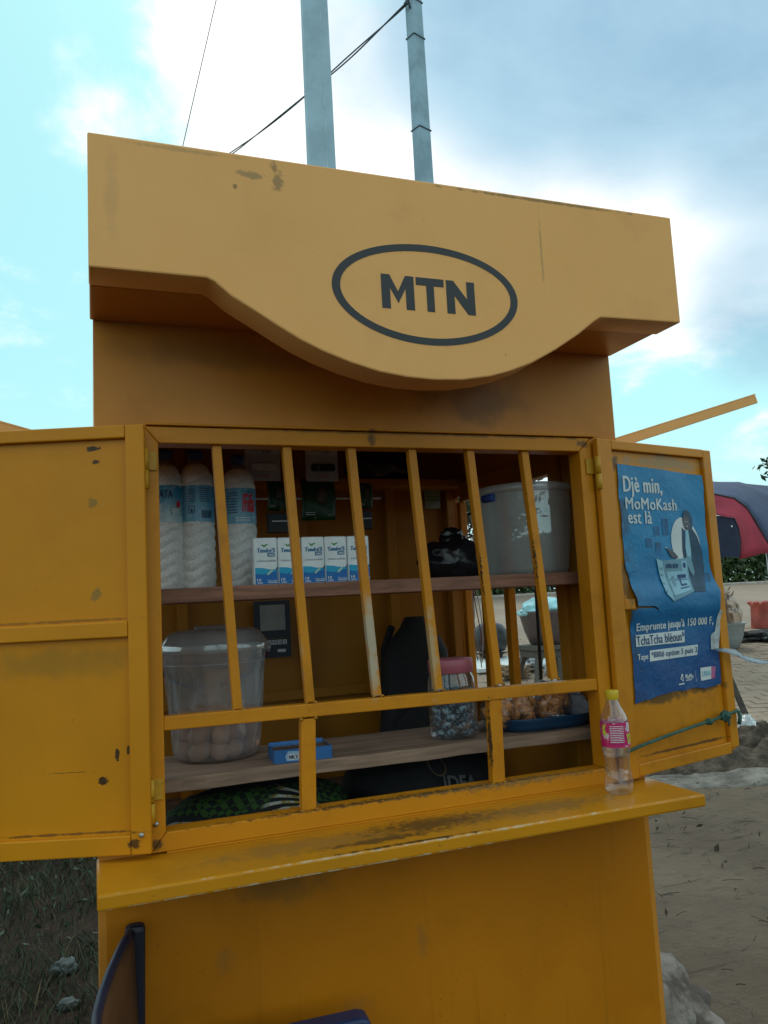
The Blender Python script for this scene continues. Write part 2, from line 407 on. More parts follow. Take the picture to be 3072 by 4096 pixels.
def lettering(body, x0, x1, z0, z1, fn, mat, parent, bold=0.0, shear=0.0, name='lettering'):
    """text filling the box x0..x1, z0..z1 of a surface fn(x, z)->point; bold strokes are widened by overprinting"""
    vs, fs = text2d(body, 0.0, shear)
    mb = MB()
    ks = (0,) if bold <= 0 else (-1, 0, 1)
    dx = bold * (z1 - z0) * 2.2; dz = bold * (z1 - z0) * .9
    for i, q in enumerate(ks):
        pts = [V(fn(x0 + abs(dx) + a * (x1 - x0 - 2 * abs(dx)) + q * dx, z0 + b * (z1 - z0) + (q * dz if q else 0))) for a, b in vs]
        mb.add([p + V((0, -.00008 * i, 0)) for p in pts], fs)
    return mb.obj(name, mat, parent)


def flatpoly(poly, fn):
    mb = MB(); mb.add([fn(a, b) for a, b in poly], [tuple(range(len(poly)))])
    return mb


def sstep(a, b, x):
    t = min(1, max(0, (x - a) / (b - a))); return t * t * (3 - 2 * t)


# ------------------------------------------------------------------ ground
def depth(x, y): return .347 * x + .931 * (y + 1.583)
def gz(x, y):
    d = depth(x, y)
    if d < 4: return 0.0
    if d < 6.2: return .059 * (d - 4)
    if d < 27: return .13 + .066 * (d - 6.2)
    return .13 + .066 * 20.8


def ground_mat():
    m, k, b = newmat('sandy_ground')
    o = k.n('ShaderNodeTexCoord').outputs['Object']
    n = k.noise(o, 0.9, 7, 0.62); n2 = k.noise(o, 9, 6, 0.65)
    c = k.mix(k.step(n, 0.3, 0.7), (0.155, 0.116, 0.084), (0.225, 0.172, 0.126))
    c = k.mix(k.step(n2, 0.5, 0.8, 0, 0.6), c, (0.09, 0.074, 0.06))
    st = k.noise(k.vm('MULTIPLY', o, (1.2, 4.0, 1.0)), 1.6, 6, 0.7, 1.5)
    c = k.mix(k.step(st, 0.575, 0.66, 0, 0.7), c, (0.065, 0.054, 0.045))
    # weeds and dark soil west of the kiosk
    X = k.sep(o)[0]
    f = k.step(k.math('ADD', X, k.math('MULTIPLY', k.math('SUBTRACT', n, 0.5), 1.2)), 0.55, -0.05)
    f = k.math('MAXIMUM', f, k.step(k.math('ADD', k.sep(o)[1], k.math('MULTIPLY', n, .6)), 0.25, -0.25))  # dark soil continued unseen in front, added to cut bounce onto the base
    soil = k.mix(k.step(n2, 0.35, 0.7), (0.026, 0.018, 0.012), (0.062, 0.036, 0.025))
    c = k.mix(f, c, soil)
    k.L.new(c, b.inputs['Base Color']); b.inputs['Roughness'].default_value = 0.95
    b.inputs['Specular IOR Level'].default_value = 0.15
    bump(k, b, k.math('ADD', k.math('ADD', k.noise(o, 22, 8, 0.75), k.math('MULTIPLY', k.noise(o, 3.5, 5, .65, 1.0), 2.4)), k.math('MULTIPLY', st, 1.2)), 0.9, 0.04)
    return m


def build_ground():
    xs = sorted(set([round(-8 + .5 * i, 2) for i in range(64)] + [-300, -120, -60, -30, -18, -12, 26, 30, 36, 45, 60, 90, 150, 300]))
    ys = sorted(set([round(-8 + .5 * i, 2) for i in range(80)] + [-300, -120, -60, -30, -16, 34, 38, 45, 60, 90, 150, 300]))
    mb = MB()
    vs = []
    for y in ys:
        for x in xs:
            z = gz(x, y)
            if not (-0.3 < x < 1.5 and -.5 < y < 1.3): z += 0.025 * mnoise.fractal(V((x * .8, y * .8, 0)), 1, 2, 4)
            vs.append((x, y, z))
    n = len(xs)
    mb.add(vs, [(j * n + i, j * n + i + 1, (j + 1) * n + i + 1, (j + 1) * n + i) for j in range(len(ys) - 1) for i in range(n - 1)], True)
    tag(mb.obj('ground', ground_mat()), kind='structure')


build_ground()

# paved yard beyond the sand: rows of pavers on the rising slope
UX, UY = V((.937, -.349, 0)).normalized(), V((.349, .937, 0)).normalized()   # across, away
PO = V((-.005, -1.583, 0))
def yard(s, t, dz=0.0):   # s across, t away from the road
    p = PO + UX * s + UY * t
    return V((p.x, p.y, .13 + .066 * (max(t, 6.2) * 1.0 - 6.2) + dz))


def yard_base_mat():
    m, k, b = newmat('paved_yard')
    o = k.n('ShaderNodeTexCoord').outputs['Object']
    n = k.noise(o, 0.6, 6, 0.6); n2 = k.noise(o, 7, 5, 0.65)
    c = k.mix(k.step(n, 0.3, 0.7), (0.27, 0.20, 0.150), (0.35, 0.27, 0.205))
    br = k.n('ShaderNodeTexBrick'); br.inputs['Scale'].default_value = 1.0
    rot = k.n('ShaderNodeVectorRotate', rotation_type='Z_AXIS'); rot.inputs['Angle'].default_value = R(20.4)
    k.put(rot.inputs['Vector'], o); k.L.new(rot.outputs[0], br.inputs['Vector'])
    br.inputs['Brick Width'].default_value = 0.24; br.inputs['Row Height'].default_value = 0.16; br.inputs['Mortar Size'].default_value = 0.012
    c = k.mix(k.math('MULTIPLY', br.outputs['Fac'], 0.45), c, (0.225, 0.168, 0.122))
    c = k.mix(k.step(n2, 0.52, 0.75, 0, 0.5), c, (0.18, 0.14, 0.10))
    k.L.new(c, b.inputs['Base Color']); b.inputs['Roughness'].default_value = 0.95
    bump(k, b, n2, 0.4, 0.01)
    return m


M_paver = plain('concrete_paver', (0.31, 0.235, 0.178), 0.95, var=0.16, scale=1.3, bmp=0.5, bscale=30, spec=0.2)


def build_yard():
    mb = MB()
    mb.grid(30, 40, lambda u, v: yard(-8 + u * 26, 6.4 + v * 17.2, 0.045 + (0.0 if 0 < v < 1 else 0)))
    base = tag(mb.obj('pavement', yard_base_mat()), kind='structure')
    # kerb along the near edge and the far edge
    kb = MB()
    kbmat = plain('kerb_concrete', (0.52, 0.52, 0.50), 0.9, var=0.2, bmp=0.5, bscale=40)
    def kerb(t0, t1, h, s0, s1):
        p = [yard(s0, t0, -.15), yard(s1, t0, -.15), yard(s1, t1, -.15), yard(s0, t1, -.15), yard(s0, t0, h), yard(s1, t0, h), yard(s1, t1, h), yard(s0, t1, h)]
        return MB().hexa(p)
    tag(kerb(6.22, 6.38, .10, 2.9, 18).obj('kerb', kbmat, None, .012), kind='structure')
    tag(kerb(23.62, 23.8, .10, -8, 18).obj('kerb', plain('old_kerb', (0.42, 0.37, 0.32), .95, var=.25), None, .02), kind='structure')
    # pavers: the ones nearest the eye singly, the rest of the near yard joined
    w_, h_ = .235, .155
    def block(s, t, rnd):
        g = .0035; top = .053 + rnd.uniform(-.003, .004)
        a = rnd.uniform(-.004, .004)
        q = [yard(s + g, t + g, .03), yard(s + w_ - g, t + g, .03), yard(s + w_ - g, t + h_ - g, .03), yard(s + g, t + h_ - g, .03)]
        r_ = [yard(s + g + .004, t + g + .004, top + a), yard(s + w_ - g - .004, t + g + .004, top), yard(s + w_ - g - .004, t + h_ - g - .004, top - a), yard(s + g + .004, t + h_ - g - .004, top)]
        return q + r_
    rnd = random.Random(5)
    cells = []
    for row in range(44):
        t = 6.4 + row * h_
        for i in range(-12, 46):
            s = i * w_ + (row % 2) * w_ / 2
            # seen through the side window, or past the right-hand door
            k1 = 0.10 * t < s < 0.235 * t
            k2 = 0.40 * t < s < 0.52 * t
            cells.append((0 if (k2 and t < 10.5) or (k1 and 7.4 < t < 9.6) else 1, t, s))
    near = sorted([c for c in cells if c[0] == 0], key=lambda c: c[1])
    single = set(near[:300])
    rest = MB()
    for c in cells:
        pts = block(c[2], c[1], rnd)
        if c in single: MB().hexa(pts).obj('paver', M_paver, base)
        else: rest.hexa(pts)
    tag(rest.obj('paver', M_paver, base), kind='stuff')


build_yard()

# ------------------------------------------------------------------ kiosk
kiosk = thing('market_kiosk', 'yellow sheet metal kiosk with open shutters and barred window, MTN on its canopy', 'kiosk')
W_, D_ = 1.2, .952


def side_wall(x0, x1, ya, zb):
    m = MB()
    m.box((x0, 0, 0), (x1, D_, zb)).box((x0, 0, 1.70), (x1, D_, 1.95)).box((x0, 0, zb), (x1, ya, 1.70)).box((x0, .90, zb), (x1, D_, 1.70))
    return m


side_wall(0, .012, .07, .90).obj('side_wall', M_body, kiosk)  # left opening enlarged to let more light onto the bottles
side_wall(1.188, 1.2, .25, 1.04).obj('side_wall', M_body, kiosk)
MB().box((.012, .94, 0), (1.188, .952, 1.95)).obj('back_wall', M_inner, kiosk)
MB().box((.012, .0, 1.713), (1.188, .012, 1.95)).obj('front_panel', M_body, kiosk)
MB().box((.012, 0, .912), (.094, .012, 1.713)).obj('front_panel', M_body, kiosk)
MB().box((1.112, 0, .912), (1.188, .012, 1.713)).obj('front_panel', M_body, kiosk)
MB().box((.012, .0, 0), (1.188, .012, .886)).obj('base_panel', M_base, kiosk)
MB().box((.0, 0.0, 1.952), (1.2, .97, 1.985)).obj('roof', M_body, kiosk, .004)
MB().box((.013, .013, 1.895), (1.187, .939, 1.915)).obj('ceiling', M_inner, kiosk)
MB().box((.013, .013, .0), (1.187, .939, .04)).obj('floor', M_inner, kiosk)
MB().box((.013, .03, .775), (1.187, .939, .80)).obj('inner_bench', wood('bench_wood', (.16, .10, .07), 5), kiosk)
# studs and rails inside
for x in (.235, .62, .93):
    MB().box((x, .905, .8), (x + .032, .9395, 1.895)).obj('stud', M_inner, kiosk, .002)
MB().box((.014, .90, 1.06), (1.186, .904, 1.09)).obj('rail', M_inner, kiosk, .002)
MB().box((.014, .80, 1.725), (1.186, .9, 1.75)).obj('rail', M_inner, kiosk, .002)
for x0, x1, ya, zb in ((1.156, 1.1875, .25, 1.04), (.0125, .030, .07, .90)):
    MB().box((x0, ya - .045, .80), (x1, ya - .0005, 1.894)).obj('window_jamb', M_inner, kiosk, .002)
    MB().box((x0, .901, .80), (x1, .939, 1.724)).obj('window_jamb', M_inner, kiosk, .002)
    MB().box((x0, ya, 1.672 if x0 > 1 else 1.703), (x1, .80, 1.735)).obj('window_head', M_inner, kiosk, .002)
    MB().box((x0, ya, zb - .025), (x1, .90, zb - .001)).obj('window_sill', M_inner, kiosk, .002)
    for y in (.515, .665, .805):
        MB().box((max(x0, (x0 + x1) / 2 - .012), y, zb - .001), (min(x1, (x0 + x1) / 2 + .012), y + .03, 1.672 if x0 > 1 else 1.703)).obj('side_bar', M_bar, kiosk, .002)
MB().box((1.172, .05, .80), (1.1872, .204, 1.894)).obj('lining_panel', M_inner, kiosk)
# shelves
def board(y0, y1, z0, z1, mat, seed):
    m = MB(); n = 24
    rr = random.Random(seed); ph = rr.uniform(0, 6)
    def fr(i, k): return .004 * math.sin(i * .7 + ph + k) + .003 * math.sin(i * 1.9 + ph * 2)
    vs = []
    for i in range(n + 1):
        x = .0135 + i / n * (1.1715 - .0135)
        vs += [(x, y0 + fr(i, 0), z0), (x, y1, z0), (x, y1, z1), (x, y0 + fr(i, .8), z1)]
    fs = []
    for i in range(n):
        a = i * 4; b = a + 4
        fs += [(a, b, b + 1, a + 1), (a + 1, b + 1, b + 2, a + 2), (a + 2, b + 2, b + 3, a + 3), (a + 3, b + 3, b, a)]
    fs += [(0, 1, 2, 3), (n * 4 + 3, n * 4 + 2, n * 4 + 1, n * 4)]
    return m.add(vs, fs)


board(.085, .30, 1.370, 1.400, M_woodtop, 1).obj('shelf_board', M_woodtop, kiosk, .002)
board(.306, .52, 1.372, 1.400, M_woodtop, 2).obj('shelf_board', M_woodtop, kiosk, .002)
board(.098, .305, .994, 1.022, M_woodlow, 3).obj('shelf_board', M_woodlow, kiosk, .002)
board(.311, .42, .986, 1.012, M_woodlow, 4).obj('shelf_board', M_woodlow, kiosk, .002)

# counter and window frame
MB().box((-.004, -.19, .886), (1.206, .02, .912)).obj('counter_shelf', M_counter, kiosk, .0045)
ox0, ox1, oz0, oz1 = .090, 1.114, .9155, 1.714; ix0, ix1, iz0, iz1 = .117, 1.081, .950, 1.681
def fxz(a, b, d): return (a, d, b)
for nm, poly in (('top', [(ox0, oz1), (ix0, iz1), (ix1, iz1), (ox1, oz1)]), ('bottom', [(ox0, oz0), (ox1, oz0), (ix1, iz0), (ix0, iz0)]),
                 ('left', [(ox0, oz0), (ix0, iz0), (ix0, iz1), (ox0, oz1)]), ('right', [(ox1, oz0), (ox1, oz1), (ix1, iz1), (ix1, iz0)])):
    c = (sum(p[0] for p in poly) / 4, sum(p[1] for p in poly) / 4)
    poly = [(c[0] + (a - c[0]) * .999, c[1] + (b - c[1]) * .999) for a, b in poly]
    MB().prism(poly, fxz, -.018, .03).obj('window_frame', M_frame, kiosk, .002)
# drip lip over the window, angle strip beside it
MB().box((.094, -.024, 1.7155), (1.128, -.0005, 1.7205)).obj('drip_lip', M_frame, kiosk, .0015)
MB().box((1.1155, -.012, .914), (1.130, -.0005, 1.715)).obj('frame_strip', M_frame, kiosk, .002)
MB().box((.118, -.012, .9125), (1.10, -.0185, .9155)).obj('weld_seam', M_frame, kiosk)
# grille
for i, x in enumerate((.222, .366, .507, .647, .789, .930)):
    xb = x + (.026, .028, .030, .030, .033, .033)[i]; w2 = .0185
    p = [(xb, -.010, 1.158), (xb + w2, -.010, 1.158), (xb + w2, .007, 1.158), (xb, .007, 1.158),
         (x, -.008, 1.681), (x + w2, -.008, 1.681), (x + w2, .012, 1.681), (x, .012, 1.681)]
    MB().hexa(p).obj('grille_bar', M_bar, kiosk, .002)
MB().hexa([(.117, -.014, 1.132), (1.081, -.014, 1.124), (1.081, .012, 1.124), (.117, .012, 1.132),
           (.117, -.014, 1.158), (1.081, -.014, 1.150), (1.081, .012, 1.150), (.117, .012, 1.158)]).obj('grille_rail', M_bar, kiosk, .002)
for x, x2 in ((.382, .376), (.803, .799)):
    MB().hexa([(x2, -.011, .950), (x2 + .030, -.011, .950), (x2 + .030, .011, .950), (x2, .011, .950),
               (x, -.011, 1.1265), (x + .030, -.011, 1.1265), (x + .030, .011, 1.1265), (x, .011, 1.1265)]).obj('grille_bar', M_bar, kiosk, .002)

rw = random.Random(2); wb = MB()
for x in (.248, .394, .537, .677, .822, .963):
    for s in (0, .0185): wb.lump((x + s, -.011, 1.1575), (.004, .003, .003), rw.randrange(99), .4, 2, 2)
for x in (.382, .412, .803, .833): wb.lump((x, -.012, 1.127), (.004, .003, .0035), rw.randrange(99), .4, 2, 2).lump((x - .005, -.012, .9505), (.004, .003, .0035), rw.randrange(99), .4, 2, 2)
for i in range(26): wb.lump((.118 + .964 * i / 25, -.0175, .9505), (.003, .003, .002), i, .4, 2, 1)
tag(wb.obj('weld_beads', M_hinge0, kiosk), kind='stuff')

# canopy: box and wave-edged fascia
wave = [(.185, 1.9255), (.198, 1.920), (.227, 1.896), (.275, 1.868), (.308, 1.848), (.349, 1.825), (.391, 1.806), (.443, 1.788), (.497, 1.774), (.552, 1.7665),
        (.608, 1.764), (.667, 1.767), (.728, 1.777), (.770, 1.789), (.824, 1.810), (.880, 1.840), (.939, 1.877), (.982, 1.909), (.997, 1.9175)]
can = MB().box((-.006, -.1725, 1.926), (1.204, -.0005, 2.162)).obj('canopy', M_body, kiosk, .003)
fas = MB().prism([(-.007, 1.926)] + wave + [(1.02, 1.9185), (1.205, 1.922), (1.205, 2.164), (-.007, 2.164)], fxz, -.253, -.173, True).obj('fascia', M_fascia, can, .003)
M_ink = plain('logo_black', (0.022, 0.024, 0.027), 0.5, var=0.15)
mb = MB(); n = 72; cx, cz = .606, 1.9315
vs = []
for j in range(n):
    a = 2 * math.pi * j / n
    for rx, rz, y in ((.194, .1000, -.2537), (.178, .0862, -.2537), (.178, .0862, -.2528), (.194, .1000, -.2528)):
        sk = .004 * math.sin(2 * a)
        vs.append((cx + rx * math.cos(a) + sk, y, cz + rz * math.sin(a)))
fs = []
for j in range(n):
    a = j * 4; b = ((j + 1) % n) * 4
    for q in range(4): fs.append((a + q, b + q, b + (q + 1) % 4, a + (q + 1) % 4))
mb.add(vs, fs).obj('logo_ring', M_ink, can)
z0, z1 = 1.898, 1.965; zt = z1 - z0
Mp = [(0, 0), (.26, 0), (.26, .62), (.5, .18), (.74, .62), (.74, 0), (1, 0), (1, 1), (.74, 1), (.5, .52), (.26, 1), (0, 1)]
Tp = [(.365, 0), (.635, 0), (.635, .77), (1, .77), (1, 1), (0, 1), (0, .77), (.365, .77)]
Np = [(0, 0), (.28, 0), (.28, .55), (.74, 0), (1, 0), (1, 1), (.72, 1), (.72, .46), (.26, 1), (0, 1)]
for poly, x0, x1 in ((Mp, .509, .5755), (Tp, .580, .6385), (Np, .6435, .7045)):
    MB().prism([(x0 + a * (x1 - x0), z0 + b * zt) for a, b in poly], fxz, -.2537, -.2529).obj('letter', M_ink, can)

# raised side shutters
def flap(sx, x0, ya=.245):
    a = R(15.9) * sx; L = .75
    m = MB()
    def P(l, y, t):
        return (x0 + sx * (l * math.cos(R(15.9)) - t * math.sin(R(15.9))), y, 1.712 + l * math.sin(R(15.9)) + t * math.cos(R(15.9)))
    def slab(m, l0, l1, y0, y1, t0, t1):
        return m.hexa([P(l0, y0, t0), P(l1, y0, t0), P(l1, y1, t0), P(l0, y1, t0), P(l0, y0, t1), P(l1, y0, t1), P(l1, y1, t1), P(l0, y1, t1)])
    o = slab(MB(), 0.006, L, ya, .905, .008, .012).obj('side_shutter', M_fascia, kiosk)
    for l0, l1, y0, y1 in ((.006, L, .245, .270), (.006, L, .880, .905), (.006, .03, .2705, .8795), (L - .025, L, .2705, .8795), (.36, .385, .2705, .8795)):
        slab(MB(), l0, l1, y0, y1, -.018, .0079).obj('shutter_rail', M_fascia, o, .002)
    q = MB().tube([P(.055, .50, -.0), (x0 + sx * .022, .47, 1.03)], .0052, 8).obj('prop_rod', M_black, kiosk)
    return o


flap(1, 1.2); flap(-1, 0.0)

# shutters of the window, folded back
def door(loc, rz, sgn, mat, wd, rails, stile):
    """sgn -1: the face towards us is local -y, so pieces go from y=0 to +y"""
    def Y(a, b): return (a, b) if sgn < 0 else (-b, -a)
    y0, y1 = Y(.012, .016)
    o = MB().box((0.002, y0, .926), (wd - .002, y1, 1.708)).obj('shutter_door', mat, kiosk)
    o.location = loc; o.rotation_euler = (0, 0, rz)
    a, b = Y(0, .0118)
    for x0, x1, q0, q1 in rails:
        MB().box((x0, a, q0), (x1, b, q1)).obj('door_rail', mat, o, .0025)
    return o


dl = door((.088, -.05, 0), R(160), 1, M_doorL, .47, [(0, .036, .924, 1.711), (.434, .47, .924, 1.711), (.0365, .4335, 1.686, 1.711), (.0365, .4335, .924, .958), (.0365, .4335, 1.311, 1.340)], .036)
dr = door((1.118, -.038, 0), R(13.5), -1, M_doorR, .446, [(0, .050, .920, 1.710), (.412, .446, .935, 1.708), (.0505, .4115, 1.686, 1.709), (.0505, .4115, .922, .950), (.0505, .088, 1.302, 1.327), (.395, .4115, 1.302, 1.327)], .05)
M_hinge = paint('hinge_paint', (.55, .28, .02), grime=.6, gscale=20, speck=1, seed=61)
for x, y, s_ in ((.0905, -.034, -1), (1.117, -.034, 1)):
    for z in (.972, 1.588):
        m = MB().tube([(x, y, z), (x, y, z + .036)], .0072, 10).tube([(x, y, z + .038), (x, y, z + .078)], .0072, 10)
        h = m.obj('hinge', M_hinge, kiosk)
        MB().box((x - s_ * .001 - (.022 if s_ > 0 else 0), -.0225, z + .038), (x - s_ * .001 + (.022 if s_ < 0 else 0), -.0185, z + .075)).obj('hinge_plate', M_hinge, h, .001)
for x, z, o, y in ((.016, .958, dl, .0015), (.07, 1.0, None, 0)):
    if o: MB().lump((x, y, z), (.005, .003, .005), 1, .1, sub=2).obj('bolt', M_steel, o)
MB().lump((.100, -.020, .967), (.005, .003, .005), 1, .1, sub=2).obj('bolt', M_steel, kiosk)
MB().lathe([(.001, 0), (.012, .004), (.016, .012), (.012, .02), (.001, .022)], (0, 0, 0), 14).obj('door_latch', plain('chrome', (.7, .72, .75), .15, .9), kiosk, loc=(.79, .895, 1.03)).rotation_euler = (R(90), 0, 0)

# ------------------------------------------------------------------ goods on the upper shelf
SH = 1.4005
M_blue_cap = plain('blue_cap', (0.02, 0.05, 0.22), 0.4)
M_clear = clear('clear_pet', (0.93, 0.95, 0.96), 0.05, 0.16)
M_white_ink = plain('white_print', (0.80, 0.81, 0.80), 0.5, var=.03, bmp=0)
M_red_ink = plain('red_print', (0.62, 0.03, 0.04), 0.5, var=.05, bmp=0)
M_dark_ink = plain('dark_print', (0.02, 0.05, 0.13), 0.5, var=.05, bmp=0)
M_teal_ink = plain('teal_print', (0.005, 0.17, 0.36), 0.5, var=.05, bmp=0)
M_green_ink = plain('green_print', (0.05, 0.30, 0.06), 0.5, var=.08, bmp=0)
M_blue_ink = plain('blue_print', (0.005, 0.16, 0.50), 0.5, var=.05, bmp=0)
M_cyan_ink = plain('cyan_print', (0.01, 0.40, 0.66), 0.5, var=.05, bmp=0)
M_orange_ink = plain('orange_print', (0.65, 0.16, 0.02), 0.5, var=.05, bmp=0)


def rice_mat():
    m, k, b = newmat('rice_in_plastic')
    o = k.n('ShaderNodeTexCoord').outputs['Object']
    g = k.noise(k.vm('MULTIPLY', o, (1, 1, 1.7)), 330, 2, 0.6)
    c = k.mix(k.step(g, 0.30, 0.62), (0.56, 0.56, 0.53), (0.93, 0.94, 0.92))
    c = k.mix(k.step(k.noise(o, 14, 4), 0.45, 0.75, 0, 0.35), c, (0.5, 0.52, 0.5))
    k.L.new(c, b.inputs['Base Color']); b.inputs['Roughness'].default_value = 0.5
    b.inputs['Coat Weight'].default_value = 0.45; b.inputs['Coat Roughness'].default_value = 0.12
    bump(k, b, g, 0.3, 0.001)
    return m


M_rice = rice_mat()


def label_mat(name, top, bot, blot):
    m, k, b = newmat(name)
    o = k.n('ShaderNodeTexCoord').outputs['Object']
    z = k.sep(o)[2]
    c = k.mix(k.step(z, .16, .23), bot, top)
    c = k.mix(k.step(k.noise(o, 60, 4, 0.6), 0.52, 0.66, 0, 0.6), c, blot)
    k.L.new(c, b.inputs['Base Color']); b.inputs['Roughness'].default_value = 0.3
    return m


def bottle_rice(x, y, h, label, art, r=.0425, lab=None, facing=-1.75):
    t = thing('water_bottle', label, 'bottle', (x, y, SH), 0, 'plastic bottles filled with rice')
    def ripple(a, z, q):
        if z < .012 or z > h - .06: return q
        return q * (1.02 - .085 * (1 - abs(math.sin(z * 118 + 1.1 * math.cos(3 * a)))) ** 1.6)
    zs = [i / 110 for i in range(111)]
    prof = []
    hb = h - .034
    for u in zs:
        z = u * hb
        q = r
        if z < .012: q = r * (.86 + .14 * math.sqrt(max(0, 1 - (1 - z / .012) ** 2)))
        top = hb - z
        if top < .06: q = r * (.36 + .64 * math.sqrt(max(0, 1 - (1 - top / .06) ** 2)))
        if abs(z - h * .61) < .045: q *= .955
        prof.append((q, z))
    MB().lathe(prof, n=40, mod=ripple, cap1=True).obj('body', M_rice, t)
    MB().lathe([(r * .36, hb - .0005), (.0135, hb + .006), (.0135, h - .018)], n=20, cap0=False, cap1=False).obj('neck', M_clear, t)
    MB().lathe([(.0165, h - .024), (.0168, h - .004), (.015, h)], n=22, cap0=True).obj('cap', M_blue_cap, t)
    lz0, lz1 = h * .61 - .045, h * .61 + .042
    rl = r * 1.004
    MB().lathe([(rl, lz0), (rl, lz1)], n=40, cap0=False, cap1=False).obj('label', lab, t)
    def cyl(a, z): th = facing + a / rl; return ((rl + .0006) * math.cos(th), (rl + .0006) * math.sin(th), z)
    art(t, cyl, lz0, lz1)
    return t


L_blue = label_mat('label_sky_blue', (0.10, 0.33, 0.52), (0.16, 0.42, 0.60), (0.30, 0.55, 0.70))
L_pale = label_mat('label_pale_blue', (0.04, 0.28, 0.48), (0.50, 0.66, 0.70), (0.62, 0.72, 0.74))


def textlines(t, fn, x0, x1, z0, z1, n, mat, h=.35, seed=0):
    """rows of print too small to read: one little word-like bar after another, as one piece"""
    rr = random.Random(seed); m = MB()
    for i in range(n):
        z = z1 - (i + .5) * (z1 - z0) / n; hh = (z1 - z0) / n * h
        x = x0
        while x < x1:
            ww = min(rr.uniform(.12, .3) * (x1 - x0), x1 - x)
            m.add([fn(x, z), fn(x + ww * .9, z), fn(x + ww * .9, z + hh), fn(x, z + hh)], [(0, 1, 2, 3)])
            x += ww
    return m.obj('small_print', mat, t)


def art_left(t, f, a, b):
    flatpoly([(.005 + .0, a + .018), (.036, a + .014), (.034, a + .034), (.004, a + .036), ], f).obj('ribbon', M_green_ink, t)
    flatpoly([(.018, a + .036), (.027, a + .034), (.033, a + .045), (.021, a + .052)], f).obj('flag_print', M_red_ink, t)
    lettering('ATA', -.022, .010, b - .030, b - .012, f, M_dark_ink, t, .02)
    textlines(t, f, .006, .03, a + .02, a + .032, 2, M_white_ink, .4, 1)
def art_mid(t, f, a, b):
    textlines(t, f, -.024, -.006, a + .045, b - .008, 6, M_dark_ink, .35, 2)
    textlines(t, f, .004, .030, a + .045, b - .006, 7, M_dark_ink, .35, 3)
    m = MB(); x = .008; rr = random.Random(4)
    while x < .034:
        ww = rr.uniform(.0006, .0018)
        m.add([f(x, a + .008), f(x + ww, a + .008), f(x + ww, a + .027), f(x, a + .027)], [(0, 1, 2, 3)]); x += ww + rr.uniform(.0006, .0014)
    m.obj('barcode', M_dark_ink, t)
    m = MB()
    for p in ([(-.022, a + .018), (-.008, a + .018), (-.008, a + .0195), (-.022, a + .0195)], [(-.022, a + .036), (-.008, a + .036), (-.008, a + .0375), (-.022, a + .0375)],
              [(-.022, a + .018), (-.0207, a + .018), (-.0207, a + .037), (-.022, a + .037)], [(-.0093, a + .018), (-.008, a + .018), (-.008, a + .037), (-.0093, a + .037)],
              [(-.017, a + .021), (-.013, a + .021), (-.0135, a + .031), (-.0165, a + .031)]):
        m.add([f(*q) for q in p], [(0, 1, 2, 3)])
    m.obj('pictogram', M_dark_ink, t)
def art_right(t, f, a, b):
    lettering('Fifa', .006, .044, a + .028, b - .014, f, M_red_ink, t, .035, .15)
    textlines(t, f, -.030, -.004, a + .022, b - .01, 8, M_dark_ink, .35, 5)
    lettering('LA SOURCE', .006, .034, b - .011, b - .006, f, M_dark_ink, t)
    textlines(t, f, -.01, .03, a + .004, a + .016, 2, M_white_ink, .4, 6)


bottle_rice(.158, .345, .338, 'rice filled plastic bottle with a green ribbon label, behind the left window frame', art_left, lab=L_pale, facing=-1.45)
bottle_rice(.232, .350, .340, 'rice filled plastic bottle with a barcode label, between two other rice bottles', art_mid, lab=L_blue, facing=-1.6)
bottle_rice(.335, .355, .330, 'rice filled plastic bottle with red lettering on its label, beside the tissue packs', art_right, lab=L_blue, facing=-1.70)

